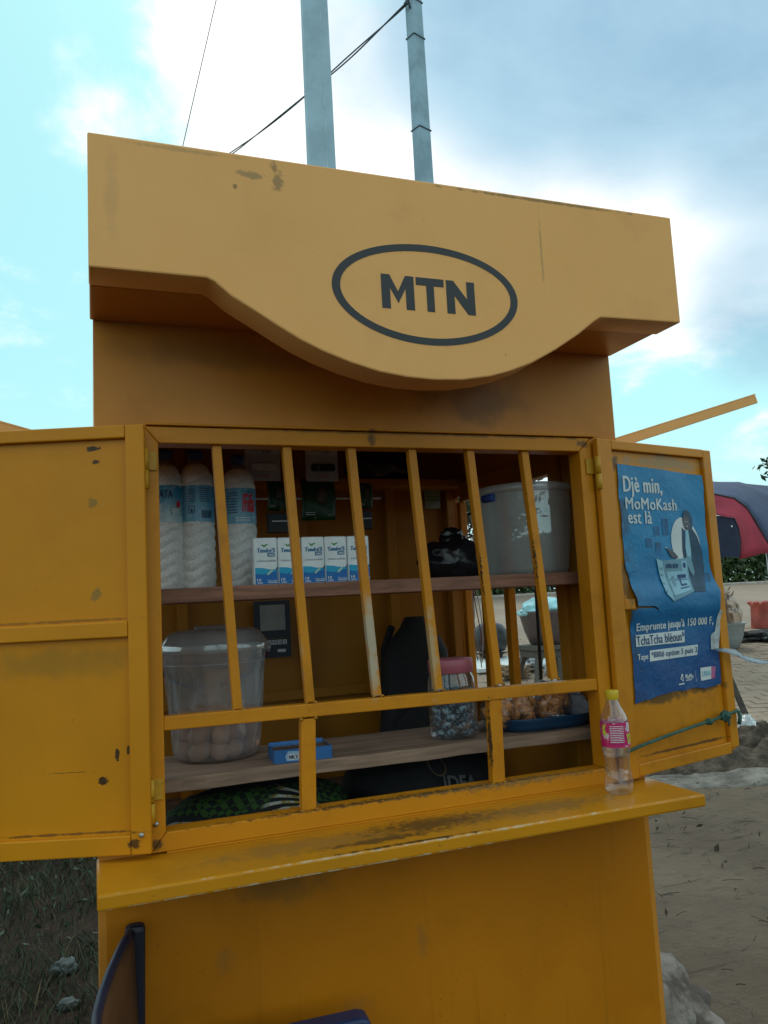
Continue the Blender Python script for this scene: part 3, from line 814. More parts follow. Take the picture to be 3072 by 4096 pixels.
# tissue packs: five, standing side by side
M_pack = plain('tissue_film', (0.84, 0.88, 0.89), 0.25, var=.08, scale=25, bmp=.35, bscale=60)
def tissue_pack(x, y, label):
    w2, d2, h2 = .0525, .028, .105
    t = thing('tissue_pack', label, 'tissue pack', (x, y, SH), 0, 'pocket tissue packs in a row on the upper shelf')
    mb = MB(); N = 6
    mb.box((0, 0, 0), (w2, d2, h2)).obj('wrapper', M_pack, t, .0035)
    def f(a, z): return (a, -.0006, z)
    flatpoly([(.0015, .002), (w2 - .0015, .002), (w2 - .0015, .033), (w2 * .7, .034), (w2 * .45, .036), (.0015, .036)], f).obj('blue_band', M_blue_ink, t)
    def f2(a, z): return (a, -.0009, z)
    flatpoly([(.0015, .026), (w2 * .35, .0235), (w2 * .62, .027), (w2 - .0015, .030), (w2 - .0015, .034), (w2 * .6, .035), (w2 * .35, .038), (.0015, .039)], f2).obj('cyan_wave', M_cyan_ink, t)
    flatpoly([(w2 * .86, .031), (w2 - .0012, .033), (w2 - .0012, .041), (w2 * .93, .037)], f2).obj('corner_print', M_dark_ink, t)
    def f3(a, z): return (a, -.0012, z)
    flatpoly([(w2 * .50, .022), (w2 * .60, .0225), (w2 * .74, .029), (w2 * .84, .037), (w2 * .70, .033), (w2 * .57, .028)], f3).obj('feather_print', plain('pale_leaf_print', (.45, .72, .60), .5, bmp=0), t)
    lettering("Tendre'S", w2 * .13, w2 * .90, .072, .0815, f3, M_teal_ink, t, .028, .12)
    flatpoly([(w2 * .42, .0835), (w2 * .33, .0885), (w2 * .30, .0905), (w2 * .42, .089)], f3).obj('leaf_print', M_green_ink, t)
    flatpoly([(w2 * .43, .0835), (w2 * .62, .0905), (w2 * .50, .0905), (w2 * .42, .087)], f3).obj('leaf_print', M_green_ink, t)
    flatpoly([(w2 * .58, .0625), (w2 * .86, .0625), (w2 * .88, .065), (w2 * .88, .0695), (w2 * .84, .071), (w2 * .60, .071), (w2 * .56, .068)], f2).obj('badge', M_teal_ink, t)
    lettering('sénü', w2 * .62, w2 * .84, .0642, .070, f3, M_white_ink, t, .02)
    lettering('La douceur au quotidien', w2 * .13, w2 * .92, .0500, .0565, f3, M_dark_ink, t, .0, .35)
    lettering('10', w2 * .10, w2 * .27, .0085, .0145, f3, M_white_ink, t, .02)
    lettering('Ultra doux', w2 * .55, w2 * .97, .0075, .0115, f3, M_white_ink, t, .01)
    textlines(t, f3, w2 * .10, w2 * .34, .0022, .0065, 2, M_white_ink, .5, 9)
    textlines(t, f3, w2 * .55, w2 * .96, .0030, .0062, 1, M_white_ink, .5, 10)
    return t


tp = tissue_pack(.3275, .14, 'leftmost of the five tissue packs, next to the last rice bottle')
for i, (dx, lab) in enumerate([(.0543, 'second tissue pack from the left, partly behind a window bar'), (.1085, 'middle one of the five white and blue tissue packs'),
                               (.1620, 'fourth tissue pack from the left, wholly clear of the window bars'), (.2165, 'rightmost of the five tissue packs, half behind a window bar')]):
    dup(tp, (.3275 + dx, .14 + (.003, .0, .002, .001)[i], SH), (0, 0, R((-1, .8, -.5, 1)[i])), lab)

# blister cards and sachets hung on rods
M_card = plain('grey_card', (0.46, 0.46, 0.48), 0.5, var=.06)
M_cardtop = plain('pale_card', (0.62, 0.62, 0.63), 0.5, var=.06)
tag(MB().tube([(.0125, .42, 1.812), (1.1875, .42, 1.812)], .004, 8).obj('hanging_rod', M_steel), 'thin steel rod high inside the kiosk that carries the blister cards', 'rod')
def blister(x, label, sub, bodymat):
    t = thing('blister_card', label, 'blister pack', (x, .40, 1.675), 0, 'blister cards hanging in the window')
    w2 = .088 if sub == 'V-CUT' else .092
    m = MB().prism([(0.004, 0), (w2 - .004, 0), (w2, .004), (w2, .116), (w2 - .002, .118), (.002, .118), (0, .116), (0, .004)], lambda a, b, d: (a, d, b), 0, .0012).obj('card', M_card, t)
    MB().prism([(0.0005, .0700), (w2 - .0005, .0700), (w2 - .0005, .1175), (.0005, .1175)], lambda a, b, d: (a, d, b), -.0008, -.0001).obj('card_header', M_cardtop, t)
    f = lambda a, z: (a, -.0012, z)
    lettering('DIGIRICH', w2 * .20, w2 * .78, .0795, .0885, f, M_dark_ink, t, .015)
    lettering(sub, w2 * .50, w2 * .76, .0725, .0772, f, M_dark_ink, t, .02)
    MB().prism([(w2 * .19, .026), (w2 * .86, .026), (w2 * .89, .030), (w2 * .89, .041), (w2 * .86, .045), (w2 * .19, .045), (w2 * .16, .041), (w2 * .16, .030)], lambda a, b, d: (a, d, b), -.009, -.0002).obj('device', bodymat, t, .002)
    MB().box((w2 * .36, -.0098, .027), (w2 * .37, -.0091, .044)).obj('device_seam', M_white_ink, t)
    lettering('32GB', w2 * .36, w2 * .66, .009, .016, f, M_orange_ink, t)
    MB().box((w2 * .5 - .004, -.0006, .1182), (w2 * .5 + .004, .02, .142)).obj('hanger_tab', M_cardtop, t)
    return t


blister(.362, 'grey blister card with a white gadget, hanging left of the similar card', 'SLEEK', plain('white_plastic', (.62, .63, .64), .3))
blister(.522, 'grey blister card with a black gadget, hanging above the tissue packs', 'V-CUT', M_black)
tag(MB().tube([(.40, .60, 1.657), (.80, .60, 1.657)], .0028, 8).obj('display_rod', plain('white_rod', (.80, .80, .80), .3)), 'thin white rod across the back of the window carrying green sachets', 'rod')
MB().tube([(.40, .60, 1.657), (.40, .899, 1.70), (.40, .899, 1.76)], .0028, 8).obj('rod_bracket', M_steel, bpy.data.objects['display_rod'])
MB().tube([(.80, .60, 1.657), (.80, .899, 1.70), (.80, .899, 1.76)], .0028, 8).obj('rod_bracket', M_steel, bpy.data.objects['display_rod'])
def sachet_mat():
    m, k, b = newmat('green_sachet')
    o = k.n('ShaderNodeTexCoord').outputs['Object']
    c = k.mix(k.step(k.noise(o, 22, 4), .4, .65), (.008, .05, .014), (.016, .085, .022))
    c = k.mix(k.step(k.noise(o, 38, 3), .62, .7, 0, .6), c, (.25, .2, .14))
    k.L.new(c, b.inputs['Base Color']); b.inputs['Roughness'].default_value = .35
    return m
M_sachet = sachet_mat()
def sachet(x, z0, z1, w2, label, dark=None):
    t = thing('green_sachet', label, 'sachet', (x, .585, z0), 0, 'green sachets on the white rod')
    h = z1 - z0
    MB().grid(6, 8, lambda u, v: (u * w2 + .004 * math.sin(v * 3), -.006 * math.sin(math.pi * u) * math.sin(math.pi * min(1, v * 1.2)) + .002 * math.sin(9 * v + 5 * u), v * h)).obj('pouch', M_sachet, t, solid=.002)
    f = lambda a, z: (a, -.0082, z)
    m = MB().lump((w2 * .62, -.0065, h * .58), (w2 * .16, .002, h * .22), 3, .25, 2, 2).obj('picture_print', plain('brown_print', (.10, .07, .05), .5), t)
    textlines(t, f, w2 * .12, w2 * .4, h * .1, h * .2, 2, M_white_ink, .3, 12)
    return t
sachet(.455, 1.62, 1.705, .055, 'green sachet half hidden behind the second window bar')
sachet(.552, 1.592, 1.712, .100, 'large green sachet with a brown picture, in the middle of the white rod')
sachet(.726, 1.625, 1.70, .04, 'narrow green sachet behind the third window bar')
def charger(x, z0, w2, h, label):
    t = thing('accessory_box', label, 'accessory', (x, .592, z0), 0, 'black accessory boxes hanging under the rod')
    MB().box((0, 0, 0), (w2, .018, h)).obj('case', M_black, t, .002)
    MB().box((w2 * .2, -.0008, h * .55), (w2 * .95, -.0001, h * .60)).obj('stripe', M_steel, t)
    MB().tube([(w2 / 2, .009, h), (w2 / 2, .009, 1.657 - z0)], .001, 6).obj('loop', M_black, t)
charger(.457, 1.560, .06, .056, 'black accessory box hanging under the left green sachet')
charger(.728, 1.565, .04, .055, 'black accessory box hanging under the narrow green sachet')
t = thing('price_card', 'pale printed card fixed high on the back wall beside a window bar', 'card', (1.072, .8985, 1.663))
MB().box((0, 0, 0), (.058, .001, .105)).obj('card', plain('pale_green_card', (.30, .34, .26), .6), t)
textlines(t, lambda a, z: (a, -.0006, z), .006, .052, .02, .095, 6, M_green_ink, .35, 14)
# bundle of black plastic on the upper back rail
tag(MB().lump((.90, .845, 1.80), (.11, .045, .056), 4, .35, 2.2, 4, flat=-.049).obj('plastic_bundle', plain('black_plastic', (.014, .014, .017), .28, bmp=.6, bscale=30)), 'black plastic bundle stored up on the back rail under the ceiling', 'bundle')
# black carrier bag
t = thing('carrier_bag', 'black plastic carrier bag slumped on the upper shelf left of the tub', 'plastic bag', (.905, .36, SH))
M_bagblk = plain('black_bag_film', (.012, .012, .015), .25, bmp=.9, bscale=22, spec=.6)
MB().lump((0, 0, .045), (.088, .075, .062), 8, .28, 2.4, 4, flat=-.0445).lump((.02, .02, .10), (.042, .04, .035), 5, .4, 2.5, 3).obj('bag_body', M_bagblk, t)
MB().lump((.005, 0, .125), (.026, .012, .016), 9, .5, 3, 3).obj('bag_knot', M_bagblk, t)

# translucent tub
t = thing('storage_tub', 'large round translucent plastic tub with blue clips at the right end of the shelf', 'tub', (1.052, .208, SH))
M_tub = clear('milky_plastic', (.82, .85, .86), .56, .10, (.60, .61, .60), .3)
prof = [(.092, .0), (.100, .004), (.104, .014), (.113, .09), (.118, .16), (.120, .205)]
MB().lathe(prof, n=48, cap0=True, cap1=False).obj('tub_body', M_tub, t)
MB().lathe([(.120, .205), (.1245, .206), (.1255, .217), (.122, .226), (.10, .229), (.02, .230)], n=48, cap0=False).obj('lid', clear('lid_plastic', (.8, .83, .84), .65, .2, (.7, .72, .72), .2), t)
for a in (195, 15):
    q = R(a)
    MB().tube([(.1215 * math.cos(q) - .018 * math.sin(q) * s, .1215 * math.sin(q) + .018 * math.cos(q) * s, .196) for s in (-1, -.3, .3, 1)], .0105, 10).obj('clip', M_blue_cap, t)

# ------------------------------------------------------------------ lower shelf
LO = 1.0225
t = thing('egg_bucket', 'clear lidded plastic bucket holding eggs on the lower shelf', 'bucket', (.256, .283, LO))
M_bucket = clear('bucket_plastic', (.86, .88, .90), .36, .16, (.56, .57, .60), .15)
br0, br1 = .097, .117
MB().lathe([(.02, .001), (.085, .002), (.094, .008), (br0, .02), (.112, .19), (.1135, .192), (br1, .24), (br1 + .001, .248)], n=48, cap1=False).obj('bucket_wall', M_bucket, t)
MB().lathe([(.1215, .236), (.1225, .238), (.1225, .254), (.119, .257), (.113, .266), (.104, .278), (.088, .286), (.03, .288)], n=48, cap0=False).obj('lid', clear('bucket_lid_plastic', (.84, .87, .89), .55, .26, (.60, .63, .65), .12), t)
MB().box((-.045, -.018, .2865), (.045, .018, .296)).obj('lid_grip', M_bucket, t, .006)
m = MB()
for i in range(16):
    a0 = 2 * math.pi * i / 16
    pts = []
    for j in range(9):
        u = j / 8; z = .02 + u * .165; r_ = br0 + (z - .02) / .17 * .015 + .0006
        a = a0 + .34 * u
        pts.append((r_ * math.cos(a), r_ * math.sin(a), z))
    m.tube(pts, .00045, 5)
m.tube([((.1155) * math.cos(2 * math.pi * j / 48), .1155 * math.sin(2 * math.pi * j / 48), .212) for j in range(49)], .0009, 5)
m.obj('moulded_rib', clear('rib_plastic', (.9, .92, .94), .5, .12, (.62, .64, .66)), t)
hp = []
for j in range(15):
    u = j / 14; a = math.pi * u
    hp.append((.1235 * math.cos(a), .10 * math.sin(a) + .035 * 0, .232 - .105 * math.sin(a)))
hp = [(x, y + (.018 if False else 0), z) for x, y, z in hp]
hp2 = [(.124 * math.cos(math.pi * u) * 1.02, .124 * math.sin(math.pi * u) * 1.02, .235 - .09 * math.sin(math.pi * u)) for u in [j / 16 for j in range(17)]]
MB().tube(hp2, .0045, 8).obj('handle', plain('purple_plastic', (.085, .012, .07), .4), t)
MB().lump((.124, 0, .236), (.008, .012, .012), 1, .05, 1, 2).obj('handle_lug', M_bucket, t)

eggmesh = MB().lathe([(.0005, 0), (.010, .0022), (.0165, .009), (.0200, .019), (.0205, .026), (.019, .036), (.0145, .046), (.008, .0525), (.0005, .055)], n=16).mesh('egg', plain('egg_shell', (.52, .27, .16), .5, var=.12, scale=30))
rr = random.Random(3)
cnt = 0
for layer in range(3):
    for rad, nn in ((.071, 11 - layer), (.028, 4)):
        for i in range(nn):
            if layer == 2 and i % 5 == 4: continue
            a = 2 * math.pi * (i + .4 * layer) / nn + rr.uniform(-.08, .08)
            o = bpy.data.objects.new('egg', eggmesh); COL.objects.link(o)
            q = rad + rr.uniform(-.003, .003)
            o.location = (.256 + q * math.cos(a), .283 + q * math.sin(a), LO + .0245 + .033 * layer + rr.uniform(0, .002))
            ty = rr.uniform(60, 120); o.rotation_euler = (R(ty), 0, rr.uniform(0, 6.28))
            o.location -= Matrix.Rotation(o.rotation_euler.z, 3, 'Z') @ Matrix.Rotation(R(ty), 3, 'X') @ V((0, 0, .027))
            tag(o, ('brown egg in the bottom layer inside the clear lidded bucket', 'brown egg in the middle layer inside the clear lidded bucket', 'brown egg lying on top of the pile inside the clear lidded bucket')[layer], 'egg', 'eggs in the bucket'); cnt += 1

# gum display box
t = thing('gum_box', 'flat blue box marked NICE lying on the lower shelf beside the egg bucket', 'box', (.351, .112, LO), R(-3))
M_boxblue = plain('gum_blue', (.03, .16, .44), .4, var=.12, scale=20)
MB().box((0, 0, 0), (.125, .0015, .027)).box((0, .0015, 0), (.0015, .085, .027)).box((.1235, .0015, 0), (.125, .085, .027)).box((.0015, .0835, 0), (.1235, .085, .031)).box((.0015, .0015, 0), (.1235, .0835, .0015)).obj('carton', M_boxblue, t)
for i in range(5):
    for j in range(3):
        MB().box((.006 + .0232 * i, .006 + .0255 * j, .002), (.0265 + .0232 * i, .0295 + .0255 * j, .0245)).obj('gum_pack', plain('gum_grey', (.26, .28, .31), .3) if not (i or j) else bpy.data.materials['gum_grey'], t, .002)
MB().box((.0016, .0016, .0255), (.1234, .0834, .0262)).obj('window_film', clear('box_film', (.92, .94, .95), .05, .25), t)
f = lambda a, z: (a, -.0008, z)
flatpoly([(.026, .004), (.050, .003), (.058, .012), (.056, .022), (.030, .024), (.023, .014)], f).obj('print_patch', plain('pale_blue_print', (.35, .55, .75), .5, bmp=0), t)
f = lambda a, z: (a, -.0012, z)
flatpoly([(.030, .006), (.052, .006), (.052, .017), (.030, .017)], f).obj('print_patch', M_white_ink, t)
f = lambda a, z: (a, -.0016, z)
lettering('NICE', .031, .051, .0075, .0155, f, M_dark_ink, t, .03)
flatpoly([(.053, .006), (.069, .006), (.069, .0125), (.053, .0125)], lambda a, z: (a, -.0012, z)).obj('print_patch', bpy.data.materials['pale_blue_print'], t)
lettering('FRESH', .0545, .0675, .0072, .0115, f, M_dark_ink, t, .02)

# candy jar
t = thing('candy_jar', 'clear sweet jar with a pink screw lid on the lower shelf', 'jar', (.803, .182, LO))
jr = .0575
MB().lathe([(.02, .001), (.052, .0015), (jr, .008), (jr + .001, .05), (jr, .12), (jr - .002, .140), (.050, .150), (.050, .160)], n=40, cap1=False).obj('jar_wall', clear('jar_plastic', (.88, .91, .93), .09, .22, rough=.06), t)
MB().lathe([(.0535, .152), (.0545, .153), (.0545, .181), (.053, .184), (.03, .185)], n=40, cap0=False, mod=lambda a, z, r_: r_ * (1 + .004 * math.sin(a * 40))).obj('lid', plain('pink_plastic', (.42, .115, .15), .4, var=.08), t)
def candy_mesh(seed):
    m = MB(); m.lump((0, 0, 0), (.0175, .0125, .0105), seed, .2, 2.5, 2)
    for s in (-1, 1):
        vs = [(s * .015, 0, 0)]
        for j in range(5):
            a = (j - 2) * .32
            vs.append((s * (.015 + .009 * math.cos(a)), .009 * math.sin(a), .003 * (-1) ** j))
        m.add(vs, [(0, j, j + 1) for j in range(1, 5)])
    return m
def candy_mat():
    m, k, b = newmat('candy_wrapper')
    o = k.n('ShaderNodeTexCoord').outputs['Object']
    g = k.noise(o, 75, 3, .6)
    c = k.mix(k.step(g, .44, .56), (.015, .06, .11), (.36, .47, .52))
    k.L.new(c, b.inputs['Base Color']); b.inputs['Roughness'].default_value = .22; b.inputs['Metallic'].default_value = .25
    bump(k, b, k.noise(o, 260, 2), .6, .002)
    return m
mc = candy_mat()
cms = [candy_mesh(i).mesh('sweet', mc) for i in range(3)]
rr = random.Random(11)
for layer in range(6):
    for rad, nn in ((.039, 6), (.010, 2)):
        for i in range(nn):
            a = 2 * math.pi * (i + .5 * (layer % 2)) / nn + rr.uniform(-.2, .2)
            o = bpy.data.objects.new('sweet', cms[rr.randrange(3)]); COL.objects.link(o)
            o.location = (.803 + rad * math.cos(a), .182 + rad * math.sin(a), LO + .0125 + layer * .0175 + rr.uniform(0, .003))
            o.rotation_euler = (rr.uniform(-.5, .5), rr.uniform(-.6, .6), a + R(90) + rr.uniform(-.5, .5))
            tag(o, ('wrapped sweet in the lower half of the heap in the pink lidded jar' if layer < 3 else 'wrapped sweet in the upper half of the heap in the pink lidded jar'), 'sweet', 'wrapped sweets in the jar')

# tray of snack bags
t = thing('serving_tray', 'dark blue plastic tray on the lower shelf holding bagged biscuits', 'tray', (1.043, .205, LO))
M_tray = plain('tray_blue', (.012, .06, .14), .4, var=.1)
m = MB(); prof = [(.84, .0), (.86, .0), (.93, .012), (.97, .030), (1.0, .032), (1.0, .029), (.96, .022), (.90, .006), (.84, .004)]
n = 56; vs = []
def rrect(a, q):
    hx, hy = .127, .100
    c, s = math.cos(a), math.sin(a); p = 4.0
    k_ = (abs(c) ** p + abs(s) ** p) ** (-1 / p)
    return (hx - (1 - q) * .10) * c * k_, (hy - (1 - q) * .10) * s * k_
for q, z in prof:
    for j in range(n):
        x, y = rrect(2 * math.pi * j / n, q); vs.append((x, y, z + .0005))
fs = [(i * n + j, i * n + (j + 1) % n, (i + 1) * n + (j + 1) % n, (i + 1) * n + j) for i in range(len(prof) - 1) for j in range(n)]
m.add(vs, fs, True); m.f.append(tuple(range((len(prof) - 1) * n, len(prof) * n))); m.sm.append(False)
m.f.append(tuple(range(n))[::-1]); m.sm.append(False)
m.obj('tray_body', M_tray, t)
M_film = clear('bag_film', (.96, .96, .97), .03, .20, rough=.12, crinkle=.9, cscale=55)
M_bisc = plain('fried_biscuit', (.62, .26, .075), .6, var=.35, scale=40, bmp=.6, bscale=90)
bm_ = [MB().lump((0, 0, 0), (.022, .016, .013), i, .35, 1.8, 2).mesh('biscuit', M_bisc) for i in range(4)]
def snack(x, y, rz, L, label, tiepos, seed):
    t = thing('snack_bag', label, 'snack bag', (x, y, LO + .0075), rz, 'bags of biscuits on the blue tray')
    MB().lump((0, 0, .041), (L, .043, .048), seed, .12, 2.2, 4, flat=-.0405).obj('bag_film', M_film, t)
    rr = random.Random(seed)
    for i in range(32):
        o = bpy.data.objects.new('biscuit', bm_[rr.randrange(4)]); COL.objects.link(o); o.parent = t
        u = rr.uniform(-.8, .8); q = math.sqrt(1 - u * u)
        o.location = (u * L * .85, rr.uniform(-.026, .026) * q, .013 + rr.uniform(0, .060) * q); o.rotation_euler = (rr.uniform(0, 6), rr.uniform(0, 6), rr.uniform(0, 6))
        o.scale = (.9,) * 3
    if tiepos:
        m = MB(); tx, ty = tiepos; a0 = math.atan2(ty, tx)
        m.lump((tx, ty, .02), (.006, .006, .006), 3, .3, 2, 2)
        for j in range(7):
            a = a0 + (j - 3) * .22; b = a0 + (j - 2.3) * .22
            m.add([(tx, ty, .02), (tx + .026 * math.cos(a), ty + .026 * math.sin(a), .02 + .012 * math.sin(j * 2.1)), (tx + .024 * math.cos(b), ty + .024 * math.sin(b), .02 - .008 * math.cos(j * 1.7))], [(0, 1, 2)])
            m.add([(tx, ty, .02), (tx - .03 * math.cos(a), ty - .03 * math.sin(a), .03 + .01 * math.sin(j)), (tx - .03 * math.cos(b), ty - .03 * math.sin(b), .018)], [(0, 1, 2)])
        m.obj('bag_knot', clear('knot_film', (.9, .92, .95), .35, .4, (.7, .75, .8), .2, .6, 80), t)
    return t
snack(.918, .172, R(60), .062, 'bag of brown biscuits at the left end of the blue tray, behind a window bar', None, 21)
snack(1.000, .205, R(70), .066, 'bag of brown biscuits in the middle of the blue tray', None, 22)
snack(1.086, .198, R(25), .062, 'bag of brown biscuits with a twisted knot, at the right end of the tray', (-.045, -.045), 23)
# grey sack in the corner
t = thing('plastic_sack', 'grey plastic sack leaning in the corner behind the tray', 'sack', (1.150, .262, LO))
M_sack = plain('grey_sack', (.26, .26, .29), .4, var=.2, scale=14, bmp=.8, bscale=18)
MB().lump((0, .02, .040), (.018, .16, .048), 31, .22, 2.0, 4, flat=-.0395).obj('sack_body', M_sack, t)
MB().lump((-.006, -.04, .075), (.014, .06, .012), 33, .3, 2.5, 3).obj('sack_fold', M_sack, t)

# black backpack standing at the back
t = thing('backpack', 'tall black backpack standing at the back of the lower shelf', 'backpack', (.935, .74, .80))
M_pk = plain('black_canvas', (.012, .012, .014), .8, var=.3, bmp=.4, bscale=200)
m = MB(); n = 26; prof = []
for j in range(15):
    v = j / 14; z = v * .50
    hw = .135 - .045 * v - (.06 * sstep(.78, 1, v)); hd = .075 - .02 * v - .03 * sstep(.85, 1, v)
    prof.append((hw, hd, z))
vs = []
for hw, hd, z in prof:
    for i in range(n):
        a = 2 * math.pi * i / n; c, s = math.cos(a), math.sin(a); k_ = (abs(c) ** 3 + abs(s) ** 3) ** (-1 / 3)
        vs.append((hw * c * k_ + .02 * z, hd * s * k_, z))
m.add(vs, [(i * n + j, i * n + (j + 1) % n, (i + 1) * n + (j + 1) % n, (i + 1) * n + j) for i in range(len(prof) - 1) for j in range(n)], True)
m.f += [tuple(range(n))[::-1], tuple(range(14 * n, 15 * n))]; m.sm += [False, False]
m.obj('pack_body', M_pk, t)
MB().lump((-.01, -.075, .14), (.095, .022, .10), 4, .08, 1.5, 3).obj('front_pocket', M_pk, t)
for s in (-1, 1): MB().tube([(s * .05, .05, .47), (s * .06, .10, .40), (s * .07, .10, .2), (s * .07, .07, .06)], .012, 8).obj('strap', M_pk, t)

# wax-print bundle and black bag under the lower shelf
def wax_mat():
    m, k, b = newmat('wax_print_cloth')
    o = k.n('ShaderNodeTexCoord').outputs['Object']
    wv = k.n('ShaderNodeVectorRotate', rotation_type='Y_AXIS'); wv.inputs['Angle'].default_value = R(25)
    k.put(wv.inputs['Vector'], k.vm('ADD', o, k.vm('SCALE', k.comb(k.noise(o, 7, 2), k.noise(k.vm('ADD', o, (3, 1, 2)), 7, 2), k.noise(k.vm('ADD', o, (7, 5, 1)), 6, 2)), .06)))
    ck = k.n('ShaderNodeTexChecker'); ck.inputs['Scale'].default_value = 70
    ck.inputs['Color1'].default_value = (.03, .085, .012, 1); ck.inputs['Color2'].default_value = (.006, .010, .008, 1)
    k.L.new(wv.outputs[0], ck.inputs['Vector'])
    wave = k.n('ShaderNodeTexWave', wave_type='RINGS'); wave.inputs['Scale'].default_value = 3.4; wave.inputs['Distortion'].default_value = 3.5
    k.put(wave.inputs['Vector'], k.vm('ADD', o, (.1, 0, .25)))
    c = k.mix(k.step(wave.outputs['Fac'], .40, .44), ck.outputs[0], (.008, .010, .010))
    wh = k.mix(k.step(k.noise(o, 90, 2), .5, .56), (.42, .42, .36), (.30, .22, .04))
    c = k.mix(k.math('MULTIPLY', k.step(wave.outputs['Fac'], .76, .80), k.step(k.noise(o, 6, 2), .40, .48)), c, wh)
    X, Y, Z = k.sep(o)
    dx, dz = k.math('SUBTRACT', X, .475), k.math('SUBTRACT', Z, .895)
    ang = k.math('ARCTAN2', dz, k.math('MULTIPLY', dx, -1.0)); ds = k.math('SQRT', k.math('ADD', k.math('MULTIPLY', dx, dx), k.math('MULTIPLY', k.math('MULTIPLY', dz, dz), 4.0)))
    bow = k.math('ADD', ang, k.math('MULTIPLY', ds, 3.0))
    fan = k.math('MULTIPLY', k.step(bow, .30, .36), k.step(bow, 1.15, 1.05)); fan = k.math('MULTIPLY', fan, k.step(ds, .17, .15)); fan = k.math('MULTIPLY', fan, k.step(dx, .02, -.01))
    ray = k.step(k.math('SINE', k.math('MULTIPLY', bow, 44.0)), .15, .35)
    c = k.mix(fan, c, (.006, .008, .008))
    c = k.mix(k.math('MULTIPLY', fan, ray), c, wh)
    k.L.new(c, b.inputs['Base Color']); b.inputs['Roughness'].default_value = .85
    return m
tag(MB().lump((.345, .26, .845), (.25, .15, .125), 12, .13, 1.4, 5, flat=-.0445).obj('wax_print_bundle', wax_mat()), 'bundle of green and black wax print cloth under the lower shelf', 'cloth')
t = thing('shoulder_bag', 'black bag with faint iDEA lettering lying under the lower shelf', 'bag', (.785, .33, .8005))
MB().lump((0, .02, .085), (.215, .15, .105), 14, .06, 1.3, 5, flat=-.0845).obj('bag_body', M_pk, t)
def bagface(a, z):   # print follows the front of the bag
    d = V(((a) / .215, 0, (z - .085) / .105)); q = 1 - d.x ** 2 - d.z ** 2
    return (a, .02 - .163 * math.sqrt(max(.02, q)) * 1.06 - .004, z)
M_idea = plain('grey_print', (.075, .075, .075), .6, bmp=0)
vs, fs = text2d('iDEA', .03, 0)
ca, sa = math.cos(R(-6)), math.sin(R(-6))
MB().add([bagface(-.018 + (a * .090) * ca - (b * .030) * sa, .104 + a * .090 * sa + b * .030 * ca) for a, b in vs], fs).obj('lettering', M_idea, t)
vs = []
for j in range(28):
    a = 2 * math.pi * j / 28
    for q in (.0210, .0175): vs.append(bagface(-.018 + q * math.cos(a), .153 + q * math.sin(a)))
MB().add(vs, [(2 * j, (2 * j + 2) % 56, (2 * j + 3) % 56, 2 * j + 1) for j in range(28)]).obj('ring_print', plain('brown_print_ring', (.10, .065, .035), .6, bmp=0), t)

# payment card on the back wall
t = thing('payment_card', 'dark blue payment card with white digits fixed to the back wall above the bucket', 'card', (.466, .8965, 1.195))
MB().box((0, 0, 0), (.116, .0012, .178)).obj('card', plain('navy_card', (.016, .024, .042), .5, var=.1), t)
f = lambda a, z: (a, -.0006, z)
flatpoly([(.020, .085), (.100, .085), (.100, .165), (.020, .165)], f).obj('print_patch', plain('grey_print_patch', (.30, .30, .29), .6, var=.1, bmp=0), t)
lettering('scanne et paie', .028, .094, .0665, .0755, f, M_idea, t)
lettering('Ou entre le code', .034, .094, .058, .0635, f, plain('ochre_print', (.25, .15, .02), .6, bmp=0), t)
for i, c in enumerate('2932'):
    x = .040 + i * .0165
    flatpoly([(x, .040), (x + .0135, .040), (x + .0135, .055), (x, .055)], f).obj('digit_box', M_cardtop, t)
    lettering(c, x + .003, x + .0105, .0425, .0525, lambda a, z: (a, -.001, z), M_dark_ink, t, .01)
flatpoly([(.072, .017), (.098, .016), (.099, .025), (.073, .026)], f).obj('digit_box', M_cardtop, t)

# ------------------------------------------------------------------ on the counter
t = thing('drink_bottle', 'empty clear drink bottle with yellow cap and pink label on the counter', 'bottle', (1.066, -.086, .9125))
br = .0305
prof = []
for j in range(45):
    z = j / 44 * .200
    if z < .02: q = br * (.80 + .2 * math.sqrt(max(0, 1 - (1 - z / .02) ** 2)))
    elif z < .10: q = br * (1 - .14 * math.sin(math.pi * (z - .02) / .085) ** 2)
    elif z < .152: q = br * 1.0
    else: u = (z - .152) / .048; q = br + (.0125 - br) * sstep(0, 1, u)
    prof.append((q, z))
MB().lathe(prof, n=36, cap1=False, mod=lambda a, z, r_: r_ * (1 + (.035 * math.cos(5 * a) if z < .018 else 0))).obj('bottle_wall', clear('drink_pet', (.93, .94, .95), .06, .22, rough=.05, crinkle=.15, cscale=30), t)
MB().lathe([(.0138, .199), (.0145, .2), (.0145, .216), (.0135, .219)], n=36, mod=lambda a, z, r_: r_ * (1 + .015 * math.sin(a * 30))).obj('cap', plain('yellow_plastic', (.66, .43, .02), .4), t)
def pink_mat():
    m, k, b = newmat('pink_label')
    o = k.n('ShaderNodeTexCoord').outputs['Object']
    c = k.mix(k.step(k.noise(o, 50, 4, .65), .54, .62), (.60, .02, .14), (.72, .55, .60))
    k.L.new(c, b.inputs['Base Color']); b.inputs['Roughness'].default_value = .35
    return m
lr = br * 1.012
MB().lathe([(lr, .100), (lr, .152)], n=40, cap0=False, cap1=False).obj('label', pink_mat(), t)
def cyl(a, z): th = -2.15 + a / lr; return ((lr + .0005) * math.cos(th), (lr + .0005) * math.sin(th), z)
flatpoly([(-.012, .104), (.022, .104), (.022, .150), (-.012, .150)], cyl)
m = MB()
for j in range(12):
    a, b = -.014 + j * .003, -.014 + (j + 1) * .003
    m.add([cyl(a, .106), cyl(b, .106), cyl(b, .148), cyl(a, .148)], [(0, 1, 2, 3)])
